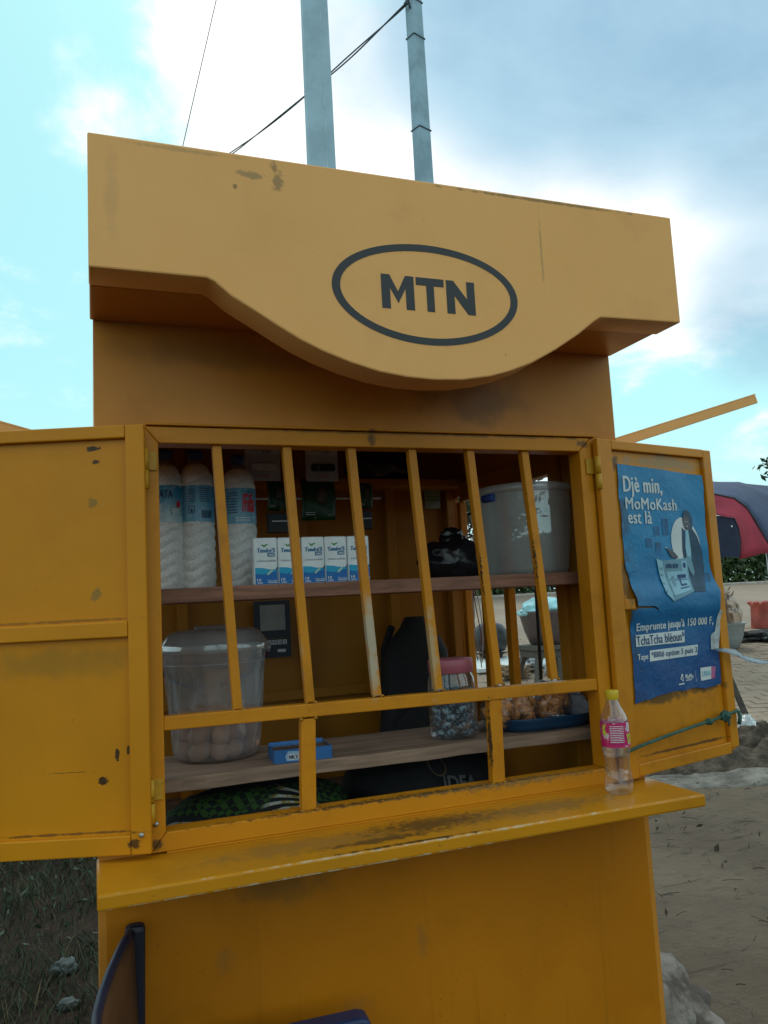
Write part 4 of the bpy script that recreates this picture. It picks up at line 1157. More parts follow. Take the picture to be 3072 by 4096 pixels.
m.obj('label_panel', plain('magenta_print', (.52, .015, .13), .4, bmp=0), t)
def cyl2(a, z): th = -2.15 + a / lr; return ((lr + .0009) * math.cos(th), (lr + .0009) * math.sin(th), z)
textlines(t, cyl2, -.012, .018, .109, .146, 10, M_white_ink, .35, 17)
lettering('YO', .024, .042, .108, .128, cyl2, plain('lime_print', (.62, .62, .06), .4, bmp=0), t, .03)
lettering('O', .026, .036, .132, .148, cyl2, M_white_ink, t, .03)
lettering('K', -.030, -.018, .126, .148, cyl2, bpy.data.materials['lime_print'], t, .03)

# ------------------------------------------------------------------ poster on the right shutter
DA = R(13.5); DO = V((1.118, -.038, 0))
pt = thing('advert_poster', 'torn blue poster for MoMoKash loans stuck inside the right shutter', 'poster', DO, DA)
def pdepth(x, z):
    # lies on the frame stile, sags to the panel between; ripples
    b = .0085 + .0018 * mnoise.noise(V((x * 14, z * 9, 2.0))) + .0006 * math.sin(z * 60 + x * 30)
    b -= .011 * sstep(.05, 0.0, abs(z - 1.315) - .01) + .006 * sstep(.33, .42, x)
    return b
def pf(off):
    return lambda a, z: (a, pdepth(a, z) - off, z)
def poster_mat():
    m, k, b = newmat('poster_paper')
    o = k.n('ShaderNodeTexCoord').outputs['Object']
    x, y, z = k.sep(o)
    n = k.noise(o, 9, 5, .6, .5)
    c = k.mix(k.step(k.math('ADD', z, k.math('MULTIPLY', n, .12)), 1.18, 1.52), (.004, .060, .205), (.003, .195, .40))
    c = k.mix(k.step(n, .5, .75, 0, .6), c, (.004, .12, .29))
    c = k.mix(k.step(k.noise(o, 26, 4, .7), .60, .72, 0, .4), c, (.012, .13, .25))
    c = k.mix(k.math('MULTIPLY', k.step(x, .12, .07), k.step(k.noise(o, 20, 5), .42, .6, 0, .8)), c, (.02, .035, .05))
    k.L.new(c, b.inputs['Base Color']); b.inputs['Roughness'].default_value = .45
    bump(k, b, k.noise(k.vm('MULTIPLY', o, (1, 1, 1)), 34, 4, .6, .8), .55, .004)
    return m
M_poster = poster_mat()
def sheet(outline, name, step=.008, mat=None, off=0, par=None):
    """a sheet of paper cut to an outline and draped over the door"""
    bm = bmesh.new()
    vs = [bm.verts.new((a, 0, b)) for a, b in outline]
    bm.faces.new(vs)
    x0 = min(a for a, _ in outline); x1 = max(a for a, _ in outline); z0 = min(b for _, b in outline); z1 = max(b for _, b in outline)
    q = x0 + step
    while q < x1:
        bmesh.ops.bisect_plane(bm, geom=bm.verts[:] + bm.edges[:] + bm.faces[:], plane_co=(q, 0, 0), plane_no=(1, 0, 0)); q += step
    q = z0 + step
    while q < z1:
        bmesh.ops.bisect_plane(bm, geom=bm.verts[:] + bm.edges[:] + bm.faces[:], plane_co=(0, 0, q), plane_no=(0, 0, 1)); q += step
    f = pf(off)
    for v in bm.verts: v.co = V(f(v.co.x, v.co.z))
    me = bpy.data.meshes.new(name); bm.to_mesh(me); bm.free()
    me.materials.append(mat or M_poster)
    for p in me.polygons: p.use_smooth = True
    o = bpy.data.objects.new(name, me); COL.objects.link(o); o.parent = par or pt
    return o
upper = [(.075, 1.654), (.182, 1.650), (.289, 1.645), (.401, 1.639), (.406, 1.607), (.401, 1.577), (.401, 1.54), (.399, 1.516), (.397, 1.48), (.398, 1.457), (.398, 1.42), (.400, 1.40), (.404, 1.385), (.409, 1.37), (.416, 1.345),
         (.418, 1.337), (.414, 1.315), (.412, 1.302), (.414, 1.281), (.408, 1.25), (.406, 1.23), (.402, 1.172), (.398, 1.098), (.36, 1.094), (.335, 1.092), (.30, 1.098), (.28, 1.098), (.257, 1.095), (.22, 1.097), (.191, 1.096), (.148, 1.093),
         (.12, 1.088), (.097, 1.088), (.066, 1.083), (.068, 1.11), (.069, 1.146), (.071, 1.17), (.071, 1.198), (.070, 1.23), (.071, 1.256), (.067, 1.302), (.080, 1.300), (.093, 1.304), (.152, 1.303), (.168, 1.297), (.180, 1.283), (.168, 1.3015), (.155, 1.307), (.094, 1.309),
         (.092, 1.326), (.086, 1.35), (.084, 1.379), (.076, 1.393), (.071, 1.417), (.073, 1.44), (.074, 1.458), (.071, 1.48), (.072, 1.499), (.074, 1.53), (.073, 1.554), (.071, 1.57), (.072, 1.595), (.074, 1.625)]
ps = sheet(upper, 'poster_sheet')
f1, f2, f3, f4, f5 = pf(.0010), pf(.0016), pf(.0022), pf(.0028), pf(.0034)
M_pw = plain('poster_white', (.60, .63, .62), .5, var=.05, bmp=0)
M_pnavy = plain('poster_navy', (.008, .05, .16), .5, bmp=0)
M_pskin = plain('poster_brown', (.075, .075, .085), .5, var=.2, scale=60, bmp=0)
M_pdark = plain('poster_dark_blue', (.012, .055, .11), .5, var=.25, scale=40, bmp=0)
M_pcyan = plain('poster_cyan', (.26, .48, .58), .5, var=.1, bmp=0)
M_pgrey = plain('poster_grey_blue', (.14, .28, .36), .5, var=.1, bmp=0)
lettering('Djè min,', .088, .236, 1.573, 1.624, f2, M_pw, pt, .014)
lettering('MoMoKash', .092, .289, 1.543, 1.572, f2, M_pw, pt, .014)
lettering('est là', .096, .186, 1.508, 1.540, f2, M_pw, pt, .014)
def ellipse(cx, cz, rx, rz, rot=0, n=36, a0=0, a1=360):
    return [(cx + rx * math.cos(R(a0 + (a1 - a0) * j / n)) * math.cos(rot) - rz * math.sin(R(a0 + (a1 - a0) * j / n)) * math.sin(rot),
             cz + rx * math.cos(R(a0 + (a1 - a0) * j / n)) * math.sin(rot) + rz * math.sin(R(a0 + (a1 - a0) * j / n)) * math.cos(rot)) for j in range(n)]
def psheet(poly, mat, off, name='print_shape'): return sheet(poly, name, .02, mat, off)
M_pback = plain('poster_faint_blue', (.006, .11, .25), .5, var=.3, scale=40, bmp=0)
# shelves of bottles in the printed background
for i, (x, z) in enumerate([(.19, 1.48), (.225, 1.48), (.19, 1.44), (.225, 1.50), (.345, 1.36), (.37, 1.36), (.155, 1.45)]):
    psheet([(x, z), (x + .024, z), (x + .024, z + .022), (x, z + .022)], M_pback, .0008)
psheet(ellipse(.312, 1.455, .055, .072, .25), M_pw, .0012)
# woman in a dark suit with a hand on the carton
psheet([(.300, 1.500), (.312, 1.492), (.326, 1.494), (.340, 1.500), (.358, 1.478), (.372, 1.44), (.376, 1.40), (.372, 1.365), (.360, 1.335), (.318, 1.335), (.312, 1.372), (.300, 1.385), (.296, 1.44)], M_pdark, .0018)
psheet([(.313, 1.492), (.324, 1.494), (.330, 1.44), (.326, 1.40), (.315, 1.40), (.308, 1.45)], M_pcyan, .0024)
psheet(ellipse(.327, 1.518, .020, .028, .1), M_pdark, .0022)
psheet(ellipse(.320, 1.513, .0125, .019, .1), M_pskin, .0028)
psheet([(.318, 1.505), (.323, 1.504), (.3225, 1.5015), (.3185, 1.502)], M_pw, .0032)
psheet([(.312, 1.515), (.3155, 1.5155), (.3155, 1.514), (.312, 1.5135)], M_pw, .0032); psheet([(.3215, 1.5155), (.325, 1.5155), (.325, 1.514), (.3215, 1.514)], M_pw, .0032)
psheet([(.228, 1.449), (.243, 1.446), (.262, 1.436), (.276, 1.424), (.268, 1.421), (.248, 1.424), (.238, 1.437)], M_pskin, .0026)
psheet([(.226, 1.4505), (.233, 1.4485), (.2325, 1.4465), (.2255, 1.449)], M_pw, .0029)
psheet([(.308, 1.43), (.322, 1.425), (.330, 1.41), (.335, 1.385), (.328, 1.375), (.318, 1.385), (.305, 1.41)], M_pgrey, .0030)
# printed carton
psheet([(.208, 1.416), (.187, 1.422), (.203, 1.333), (.227, 1.315)], M_pcyan, .0030)
psheet([(.208, 1.416), (.307, 1.422), (.314, 1.337), (.227, 1.315)], M_pgrey, .0031)
psheet([(.222, 1.388), (.303, 1.390), (.304, 1.341), (.231, 1.329)], M_pcyan, .0036)
psheet([(.283, 1.414), (.304, 1.415), (.304, 1.390), (.283, 1.389)], M_pcyan, .0036)
psheet(ellipse(.2935, 1.4035, .006, .0075), M_pnavy, .0040)
lettering('AFRI-SEW', .2195, .270, 1.397, 1.408, pf(.0040), M_pnavy, pt, .02)
psheet(ellipse(.243, 1.364, .0085, .014), M_pgrey, .0041)
psheet([(.262, 1.380), (.296, 1.381), (.296, 1.372), (.274, 1.371), (.274, 1.357), (.293, 1.358), (.293, 1.353), (.268, 1.351), (.268, 1.371), (.262, 1.371)], M_pnavy, .0041)
psheet([(.262, 1.347), (.300, 1.351), (.300, 1.348), (.262, 1.344)], M_pnavy, .0041)
for z in (1.40, 1.385, 1.365, 1.345): psheet([(.198, z), (.207, z - .002), (.207, z - .008), (.198, z - .006)], M_pgrey, .0036)
lettering('Emprunte', .090, .203, 1.2445, 1.268, f2, M_pw, pt, .014)
lettering("jusqu'à 150 000 F,", .209, .388, 1.2445, 1.270, f2, M_pw, pt, .014)
psheet([(.085, 1.214), (.270, 1.212), (.274, 1.2415), (.087, 1.241)], M_pw, .0012)
lettering('TchaTcha bléoun*', .088, .271, 1.2165, 1.2395, f3, M_pnavy, pt, .006)
lettering('Tape', .086, .124, 1.178, 1.196, f2, M_pw, pt, .014)
psheet([(.129, 1.176), (.314, 1.177), (.321, 1.2025), (.133, 1.2015)], M_pw, .0012)
lettering('*880# option 5 puis 3', .137, .314, 1.1795, 1.1985, f3, M_pnavy, pt, .005, .12)
lettering('MoMo', .260, .292, 1.1215, 1.1335, f2, M_pw, pt, .02)
textlines(pt, f2, .260, .284, 1.116, 1.1195, 1, M_pw, .6, 18)
psheet([(.239, 1.124), (.247, 1.136), (.252, 1.135), (.251, 1.117)], M_pw, .0012)
psheet([(.243, 1.1245), (.2475, 1.131), (.248, 1.121)], M_pnavy, .0018)
psheet([(.302, 1.112), (.3028, 1.112), (.3028, 1.138), (.302, 1.138)], M_pw, .0012)
psheet([(.231, 1.1105), (.253, 1.1105), (.253, 1.1135), (.231, 1.1135)], M_pw, .0012)
psheet([(.321, 1.112), (.362, 1.113), (.366, 1.144), (.323, 1.144)], M_pw, .0012)
psheet([(.362, 1.113), (.376, 1.114), (.382, 1.143), (.366, 1.144)], plain('poster_pink', (.40, .10, .22), .5, bmp=0), .0012)
lettering('UBA', .328, .362, 1.122, 1.135, f3, M_pcyan, pt, .02)
# loose white tag and strip
sheet([(.372, 1.186), (.401, 1.185), (.422, 1.284), (.410, 1.285), (.402, 1.265), (.391, 1.231), (.375, 1.223)], 'white_tag', .008, plain('torn_white_paper', (.40, .42, .42), .6, var=.25, scale=50), .0022)
tt = thing('plastic_strip', 'torn pale plastic strip fluttering from the edge of the poster', 'plastic strip', DO, DA)
sp = [(.374, 1.186), (.40, 1.183), (.436, 1.174), (.47, 1.157), (.50, 1.149), (.53, 1.143), (.556, 1.141)]
mb = MB(); vs = []
for i, (a, z) in enumerate(sp):
    wd = (.004, .010, .016, .013, .012, .010, .003)[i]; y = (-.002, -.01, -.02, -.02, -.03, -.028, -.035)[i]
    vs += [(a, y, z + wd * .5), (a - .004, y - .012, z - wd * .6)]
mb.add(vs, [(2 * i, 2 * i + 1, 2 * i + 3, 2 * i + 2) for i in range(6)], True)
mb.obj('strip', clear('strip_film', (.7, .8, .9), .5, .14, (.26, .36, .44), .2, .5, 60), tt, solid=.0006)
# green rope with knots across the shutter
t = thing('tie_rope', 'green rope with knots tied across the bottom of the right shutter', 'rope', DO, DA)
M_rope = plain('green_rope', (.035, .10, .075), .8, var=.3, scale=60, bmp=.8, bscale=300)
pts = [(.010, -.006, .985), (.05, -.008, .992), (.16, -.004, 1.001), (.26, -.006, 1.010), (.313, -.008, 1.014), (.38, -.010, 1.021), (.44, -.008, 1.026), (.452, .004, 1.026), (.452, .018, 1.02)]
MB().tube(pts, .0038, 8).obj('cord', M_rope, t)
MB().lump((.313, -.010, 1.014), (.012, .009, .008), 41, .35, 3, 3).obj('knot', M_rope, t)
MB().lump((.378, -.012, 1.020), (.016, .011, .014), 42, .4, 3, 3).obj('knot', M_rope, t)
MB().tube([(.378, -.014, 1.020), (.385, -.018, 1.008), (.382, -.018, .996)], .003, 6).obj('rope_end', M_rope, t)
MB().tube([(.440, -.010, 1.026), (.438, -.014, 1.01), (.434, -.012, .992)], .0045, 6).obj('rope_end', M_rope, t)

# ------------------------------------------------------------------ chair in front
t = thing('plastic_chair', 'dark blue plastic armchair standing sideways against the kiosk front', 'chair', (.22, -.30, 0), R(-4))
M_navy = plain('navy_plastic', (.014, .016, .038), .5, var=.15)
M_brown = plain('brown_plastic', (.115, .045, .014), .6, var=.2)
def C(x, y, z): return (x - .22, y + .30, z)
M_post = plain('dark_navy_plastic', (.010, .010, .022), .5, var=.15)
for y0 in (-.062, -.560):
    MB().hexa([C(.020, y0, .40), C(.052, y0, .40), C(.052, y0 + .032, .40), C(.020, y0 + .032, .40),
               C(.024, y0, .806), C(.059, y0, .806), C(.059, y0 + .032, .806), C(.024, y0 + .032, .806)]).obj('back_post', M_post, t, .010)
rail = [(.034, -.0635, .795), (.026, -.085, .793), (.017, -.12, .789), (.005, -.18, .782), (-.003, -.24, .777), (-.007, -.30, .774), (-.003, -.37, .777), (.006, -.44, .783), (.02, -.50, .79), (.034, -.527, .795)]
MB().tube([C(*q) for q in rail], [.009, .0085, .008, .0078, .0078, .0078, .0078, .008, .0085, .009], 10).obj('top_rail', M_navy, t)
m = MB(); n = len(rail); vs = []
for j in range(9):
    s = j / 8
    for x, y, z in rail: vs.append(C(x + .004 + s * .014, y, z - .003 - s * (z - .43)))
m.add(vs, [(j * n + i, j * n + i + 1, (j + 1) * n + i + 1, (j + 1) * n + i) for j in range(8) for i in range(n - 1)], True)
m.obj('back_panel', M_brown, t, solid=.004)
MB().prism([(.06, -.505), (.43, -.505), (.43, -.117), (.06, -.117)], lambda a, b, d: C(a, b, d), .405, .425).obj('seat', M_navy, t, .01)
M_arm = plain('blue_plastic', (.014, .030, .10), .45, var=.12)
for y0, y1 in ((-.112, -.066), (-.556, -.510)):
    MB().prism([(.060, .602), (.30, .602), (.430, .604), (.446, .600), (.454, .575), (.462, .40), (.470, .20), (.478, .0), (.440, .0), (.425, .20), (.405, .38), (.36, .405), (.060, .405)],
               lambda a, b, d: C(a, d, b), y0, y1).obj('arm', M_arm, t, .007)
    MB().tube([C(.035, (y0 + y1) / 2, .40), C(.01, (y0 + y1) / 2, .2), C(-.02, (y0 + y1) / 2, .01)], [.02, .018, .016], 8).obj('leg', M_navy, t)

# ------------------------------------------------------------------ poles and cables
def pole(name, label, x, y, zt, w0, w1, rz, mat, group, lean=(0, 0), bands=()):
    t = thing(name, label, 'pole', (x, y, gz(x, y) - .02), rz, group)
    h = zt - gz(x, y) + .02
    lx, ly = lean
    m = MB().hexa([(-w0, -w0 * .75, 0), (w0, -w0 * .75, 0), (w0, w0 * .75, 0), (-w0, w0 * .75, 0),
                   (-w1 + lx, -w1 * .75 + ly, h), (w1 + lx, -w1 * .75 + ly, h), (w1 + lx, w1 * .75 + ly, h), (-w1 + lx, w1 * .75 + ly, h)])
    m.obj('shaft', mat, t, .012)
    return t, h
M_pole1 = plain('veil_blue_concrete', (.41, .58, .66), .8, var=.12, scale=3, bmp=.3, bscale=40)  # grey concrete, with bluish lens veil painted into its colour
M_pole2 = plain('veil_grey_concrete', (.31, .46, .54), .85, var=.15, scale=4, bmp=.3, bscale=40)  # same veil tint painted in, a shade deeper
M_wire = plain('black_cable', (.05, .07, .08), .5)
t1, h1 = pole('utility_pole', 'broad pale concrete pole rising behind the middle of the canopy', 2.18, 5.55, 9.6, .150, .120, R(-8), M_pole1, 'concrete poles behind the kiosk')
MB().hexa([(.045, -.1135, 1), (.051, -.1135, 1), (.051, -.105, 1), (.045, -.105, 1), (.040, -.093, h1 - .1), (.046, -.093, h1 - .1), (.046, -.085, h1 - .1), (.040, -.085, h1 - .1)]).obj('seam', plain('seam_light', (.55, .66, .70), .8), t1)
t2, h2 = pole('utility_pole', 'narrower concrete pole with steel bands and cables, right of the broad one', 5.50, 10.30, 13.3, .165, .120, R(20), M_pole2, 'concrete poles behind the kiosk')
for z in (9.0, 10.75, 11.45, 11.9, 12.5):
    ws = .165 - (.165 - .120) * (z / h2) + .008
    b = MB()
    for a0, a1 in (((-ws, -ws * .78), (ws, -ws * .78)), ((ws, -ws * .78), (ws, ws * .78)), ((ws, ws * .78), (-ws, ws * .78)), ((-ws, ws * .78), (-ws, -ws * .78))):
        b.tube([(a0[0], a0[1], z), (a1[0], a1[1], z)], .011, 6)
    b.obj('steel_band', plain('band_steel', (.12, .16, .19), .5, .3) if z == 9.0 else bpy.data.materials['band_steel'], t2)
MB().tube([(-.14, -.05, 11.25), (-.33, -.10, 11.75), (-.14, -.05, 11.55)], .018, 6).obj('cable_hook', bpy.data.materials['band_steel'], t2)
# far pole, out of sight behind the canopy, that carries the other end of the cables
t3, h3 = pole('utility_pole', 'concrete pole far behind the kiosk that carries the cable end', 2.75, 18.55, 13.0, .16, .12, R(10), M_pole2, 'concrete poles behind the kiosk')
def twisted(p0, p1, sag, r, tw, label, name='overhead_cable'):
    p0, p1 = V(p0), V(p1); n = 90
    t = thing(name, label, 'cable', tuple(p0), 0)
    d = (p1 - p0).normalized(); u = d.cross(V((0, 0, 1))).normalized(); q = u.cross(d)
    for ph in (0, math.pi):
        pts = []
        for i in range(n + 1):
            s = i / n; p = (p1 - p0) * s; p.z -= sag * 4 * s * (1 - s)
            a = ph + s * tw
            pts.append(p + (u * math.cos(a) + q * math.sin(a)) * r * (1.25 + .5 * math.sin(s * 9)))
        MB().tube(pts, r, 6).obj('strand', M_wire, t)
twisted((5.33, 10.18, 11.88), (2.753, 18.52, 12.889), .20, .014, 11, 'twisted black cable running down left from the narrower pole')
tag(MB().tube([(2.98, 18.0, 12.3), (1.9, 12.0, 9.6), (1.533, 7.648, 9.034), (1.7, 4.0, 9.9), (2.2, 0, 11.5)] if False else [(1.05, 8.08, 6.92), (1.533, 7.648, 9.034), (2.6, 6.7, 13.7)], .005, 6).obj('guy_wire', M_wire), 'single thin wire crossing the sky above the left of the canopy', 'wire')
tag(MB().tube([(.0, 9.02, 0.35), (1.05, 8.08, 6.90)], .03, 8).tube([(1.05, 8.08, 6.85), (1.05, 8.08, 6.95)], .045, 8).obj('wire_post', M_pole2), 'thin leaning wire post standing behind the kiosk', 'post')

# ------------------------------------------------------------------ foliage
def leafmat(name, a, b_, tr=.25):
    m, k, b = newmat(name)
    o = k.n('ShaderNodeTexCoord').outputs['Object']
    c = k.mix(k.step(k.noise(o, 1.7, 3), .35, .65), a, b_)
    c = k.mix(k.step(k.noise(o, 9, 2), .5, .7, 0, .5), c, tuple(x * 1.5 for x in b_))
    k.L.new(c, b.inputs['Base Color']); b.inputs['Roughness'].default_value = .6
    b.inputs['Transmission Weight'].default_value = 0
    b.inputs['Subsurface Weight'].default_value = 0
    return m
M_leaf = leafmat('hedge_leaf', (.028, .055, .016), (.060, .105, .030))
M_leafd = leafmat('tree_leaf', (.02, .04, .014), (.04, .075, .022))
M_bark = plain('bark', (.10, .08, .06), .95, var=.3, bmp=.6, bscale=25)
def leaves(m, pts, size, rnd):
    for p in pts:
        d = V((rnd.uniform(-1, 1), rnd.uniform(-1, 1), rnd.uniform(-.4, 1))).normalized()
        u = d.orthogonal().normalized(); u.rotate(Matrix.Rotation(rnd.uniform(0, 6.28), 3, d)); q = d.cross(u)
        L = size * rnd.uniform(.6, 1.3); wd = L * .42
        m.add([p - u * L, p + q * wd, p + u * L, p - q * wd], [(0, 1, 2, 3)])
def hedge(name, label, s0, s1, t0, t1, h, n, seed):
    rnd = random.Random(seed); m = MB(); pts = []
    for i in range(n):
        s = rnd.uniform(s0, s1); v = rnd.random() ** .7
        top = h * (.72 + .35 * mnoise.noise(V((s * .7, seed, 0))) + .16 * mnoise.noise(V((s * 2.6, seed, 4))))
        dep = t0 + (t1 - t0) * (.12 * v + rnd.random() ** 1.6 * .7)
        p = yard(s, dep); g = p.z; p.z = g + v * max(.4, top)
        pts.append(p)
    leaves(m, pts, .11, rnd)
    c = yard((s0 + s1) / 2, (t0 + t1) / 2)
    t = thing(name, label, 'hedge', tuple(c))
    o = m.obj('foliage', M_leaf, t); o.location = -c
    st = MB()
    for i in range(24):
        s = s0 + (s1 - s0) * (i + .5) / 24; p = yard(s, (t0 + t1) / 2 - .3)
        st.tube([p - V((0, 0, .1)), p + V((rnd.uniform(-.2, .2), 0, h * .55))], .03, 5)
    o = st.obj('stem', M_bark, t); o.location = -c
hedge('hedge', 'long dense green hedge along the far kerb beyond the paved yard', -15, 15.5, 24.0, 26.4, 2.3, 70000, 3)
def tree(x, y, h, rc, label, n, seed, cz=.68, tr=.12):
    rnd = random.Random(seed); z0 = gz(x, y)
    t = thing('tree', label, 'tree', (x, y, z0), 0, 'trees beyond the yard')
    m = MB().tube([(0, 0, -.2), (.05, .02, h * .25), (-.04, .06, h * .5), (.05, 0, h * .75)], [tr, tr * .8, tr * .6, tr * .25], 8)
    ends = []
    for i in range(16):
        a = rnd.uniform(0, 6.28); zz = h * rnd.uniform(.3, .65); L = rc * rnd.uniform(.6, 1.0)
        e = V((math.cos(a) * L, math.sin(a) * L, zz + h * rnd.uniform(.05, .3)))
        m.tube([(0, 0, zz), (e.x * .5, e.y * .5, zz + (e.z - zz) * .6), tuple(e)], [tr * .4, tr * .25, tr * .08], 6); ends.append(e)
    ends.append(V((0, 0, h * .9)))
    m.obj('trunk', M_bark, t)
    f = MB(); pts = []
    for e in ends:
        for j in range(n // len(ends)):
            d = V((rnd.gauss(0, 1), rnd.gauss(0, 1), rnd.gauss(0, .8))) * rc * .20
            pts.append(e + d)
    leaves(f, pts, .15, rnd)
    f.obj('crown', M_leafd, t)
tree(26.8, 20.2, 5.4, 1.9, 'leafy tree just at the right edge, beyond the navy awning', 5200, 6)
tree(10.6, 20.3, 4.6, 2.2, 'bushy tree glimpsed through the side window over the hedge', 5200, 8)

# ------------------------------------------------------------------ awning stall
c1 = [(7.512, 7.253, 2.802), (8.118, 7.029, 2.781), (8.481, 6.899, 2.742), (8.837, 6.774, 2.677), (9.206, 6.653, 2.541), (9.566, 6.554, 2.252), (9.865, 6.499, 1.787)]
c2 = [(6.281, 5.824, 2.425), (6.787, 5.639, 2.392), (7.014, 5.562, 2.331), (7.15, 5.525, 2.222), (7.25, 5.508, 2.055), (7.369, 5.492, 1.818), (7.439, 5.482, 1.691)]
c3 = [(6.142, 5.693, 2.161), (6.662, 5.504, 2.127), (6.86, 5.434, 2.089), (6.903, 5.431, 1.982), (6.926, 5.442, 1.824), (6.920, 5.455, 1.73), (6.915, 5.467, 1.651)]
t = thing('market_awning', 'navy cloth awning with a red border and small white stars, right of the poster', 'awning', (7.6, 6.2, gz(7.6, 6.2)))
OT = V(t.location)
M_tnavy = plain('navy_canvas', (.035, .055, .12), .75, var=.3, scale=2.0, bmp=.5, bscale=14)
M_tdark = plain('dark_navy_canvas', (.012, .018, .045), .8, var=.2, bmp=.4, bscale=14)
M_tred = plain('red_canvas', (.34, .028, .055), .75, var=.18, scale=3, bmp=.4, bscale=14)
def loft(A, B, n=6, sag=0.0):
    m = MB(); k = len(A)
    def P(i, j):
        a, b = V(A[i]), V(B[i]); s = j / n
        p = a.lerp(b, s); p.z += sag * math.sin(math.pi * s) + .035 * mnoise.noise(p * 2.2) + .012 * mnoise.noise(p * 6); return p - OT
    vs = [P(i, j) for j in range(n + 1) for i in range(k)]
    return m.add(vs, [(j * k + i, j * k + i + 1, (j + 1) * k + i + 1, (j + 1) * k + i) for j in range(n) for i in range(k - 1)], True)
loft(c1, c2, 10, .05).obj('cloth_top', M_tnavy, t, solid=.01)
loft(c2, c3, 6, -.01).obj('red_border', M_tred, t, solid=.01)
MB().tube([tuple(V(q) - OT + V((0, 0, .012))) for q in c2], .013, 6).obj('piping', M_black, t)
MB().tube([tuple(V(q) - OT + V((0, -.01, .0))) for q in c3], .006, 6).obj('piping', M_black, t)
front = MB()
topc = [V(p) for p in c3]; bot = [V((6.069, 5.67, 1.691)), V((6.583, 5.483, 1.657)), V((6.838, 5.389, 1.648))]
front.add([tuple(topc[0] - OT), tuple(topc[1] - OT), tuple(topc[2] - OT), tuple(topc[3] - OT), tuple(topc[4] - OT), tuple(topc[6] - OT), tuple(bot[2] - OT), tuple(bot[1] - OT), tuple(bot[0] - OT)],
          [(0, 1, 7, 8), (1, 2, 6, 7), (2, 3, 4, 5, 6)]).obj('front_panel', M_tdark, t, solid=.01)
stars = [(1590, 1), ]
fx = (topc[2] - topc[0]).normalized(); fn_ = V((fx.y, -fx.x, 0)).normalized()
for u, z, sz in ((.44, 2.02, .03), (.40, 1.93, .026), (.70, 1.86, .034), (.36, 1.84, .02), (.52, 1.75, .02), (.66, 1.76, .016), (.74, 2.0, .015)):
    p = topc[0] + fx * (u * .98); p.z = z
    q = []
    for j in range(10):
        rr_ = sz if j % 2 == 0 else sz * .4; a = R(90 + 36 * j)
        w_ = p + fx * (rr_ * math.cos(a)) + fn_ * .022; w_.z += rr_ * math.sin(a); q.append(tuple(w_ - OT))
    MB().add(q, [tuple(range(10))]).obj('star', M_white_ink, t, solid=.004)
for x, y, h in ((6.30, 5.72, 1.9), (7.40, 5.52, 1.75), (9.8, 6.52, 1.9), (7.6, 7.2, 2.75)):
    MB().tube([(x - OT.x, y - OT.y, gz(x, y) - OT.z - .05), (x - OT.x, y - OT.y, h - OT.z)], .025, 8).obj('pole', M_steel, t)

# ------------------------------------------------------------------ things on the yard, right side
x, y = 7.98, 7.05
zb = gz(x, y) + .05
t = thing('large_basin', 'big grey enamel basin holding a tall wrapped bundle, beyond the poster', 'basin', (x, y, zb))
MB().lathe([(.20, 0), (.24, .01), (.30, .16), (.335, .32), (.36, .335), (.36, .345), (.33, .335), (.29, .16), (.22, .03)], n=36).obj('basin_wall', plain('grey_enamel', (.28, .31, .31), .4, var=.1), t)
t = thing('wrapped_bundle', 'tall brown bundle wrapped in crumpled clear plastic standing in the big basin', 'bundle', (x, y, zb + .03))
rr = random.Random(9)
M_bread = [plain('bundle_brown', (.22, .13, .07), .7, var=.35, scale=8, bmp=.6), plain('bundle_tan', (.33, .20, .10), .7, var=.3, scale=8, bmp=.6)]
for i in range(26):
    a = rr.uniform(0, 6.28); q = .23 * math.sqrt(rr.random()); h = rr.uniform(.40, .74)
    MB().tube([(q * math.cos(a) * .8, q * math.sin(a) * .8, 0), (q * math.cos(a), q * math.sin(a), h * .5), (q * math.cos(a) * .95, q * math.sin(a) * .95, h)], [.05, .055, .03], 7).obj('roll', M_bread[i % 2], t)
M_wrap = clear('wrap_film', (.86, .82, .78), .05, .09, (.36, .28, .22), .25, 1.0, 9)
MB().lump((0, 0, .40), (.285, .285, .40), 51, .22, 2.6, 4).obj('wrapping', M_wrap, t)
m = MB()
for i in range(40):
    a = rr.uniform(0, 6.28); z = rr.uniform(.45, .85); q = .27 - (z - .45) * .35
    p = V((q * math.cos(a), q * math.sin(a), z)); d = V((rr.uniform(-1, 1), rr.uniform(-1, 1), rr.uniform(-.2, 1))) * .07
    e = V((rr.uniform(-1, 1), rr.uniform(-1, 1), rr.uniform(-1, 1))) * .06
    m.add([p, p + d, p + d + e, p + e * .7], [(0, 1, 2, 3)])
m.obj('wrap_fold', plain('crumpled_film', (.26, .20, .155), .3, var=.3, scale=6), t)
x, y = 10.1, 8.38
t = thing('red_bucket', 'red plastic bucket with a torn rim standing on the paving', 'bucket', (x, y, gz(x, y) + .055))
M_rb = plain('faded_red_plastic', (.42, .085, .060), .55, var=.3, scale=5)
MB().lathe([(.165, 0), (.17, .01), (.155, .2), (.150, .36), (.17, .38), (.172, .40), (.155, .405), (.14, .38), (.14, .1), (.1, .03)], n=30, mod=lambda a, z, r_: r_ * (1 + (.09 * mnoise.noise(V((math.cos(a) * 2, math.sin(a) * 2, z))) if z > .34 else 0))).obj('bucket_wall', M_rb, t)
m = MB()
for a in (2.6, 3.6, 4.4, 5.2): m.lump((.15 * math.cos(a), .15 * math.sin(a), .41), (.05, .04, .03), int(a * 10), .5, 2, 2)
m.obj('torn_rim', M_rb, t)
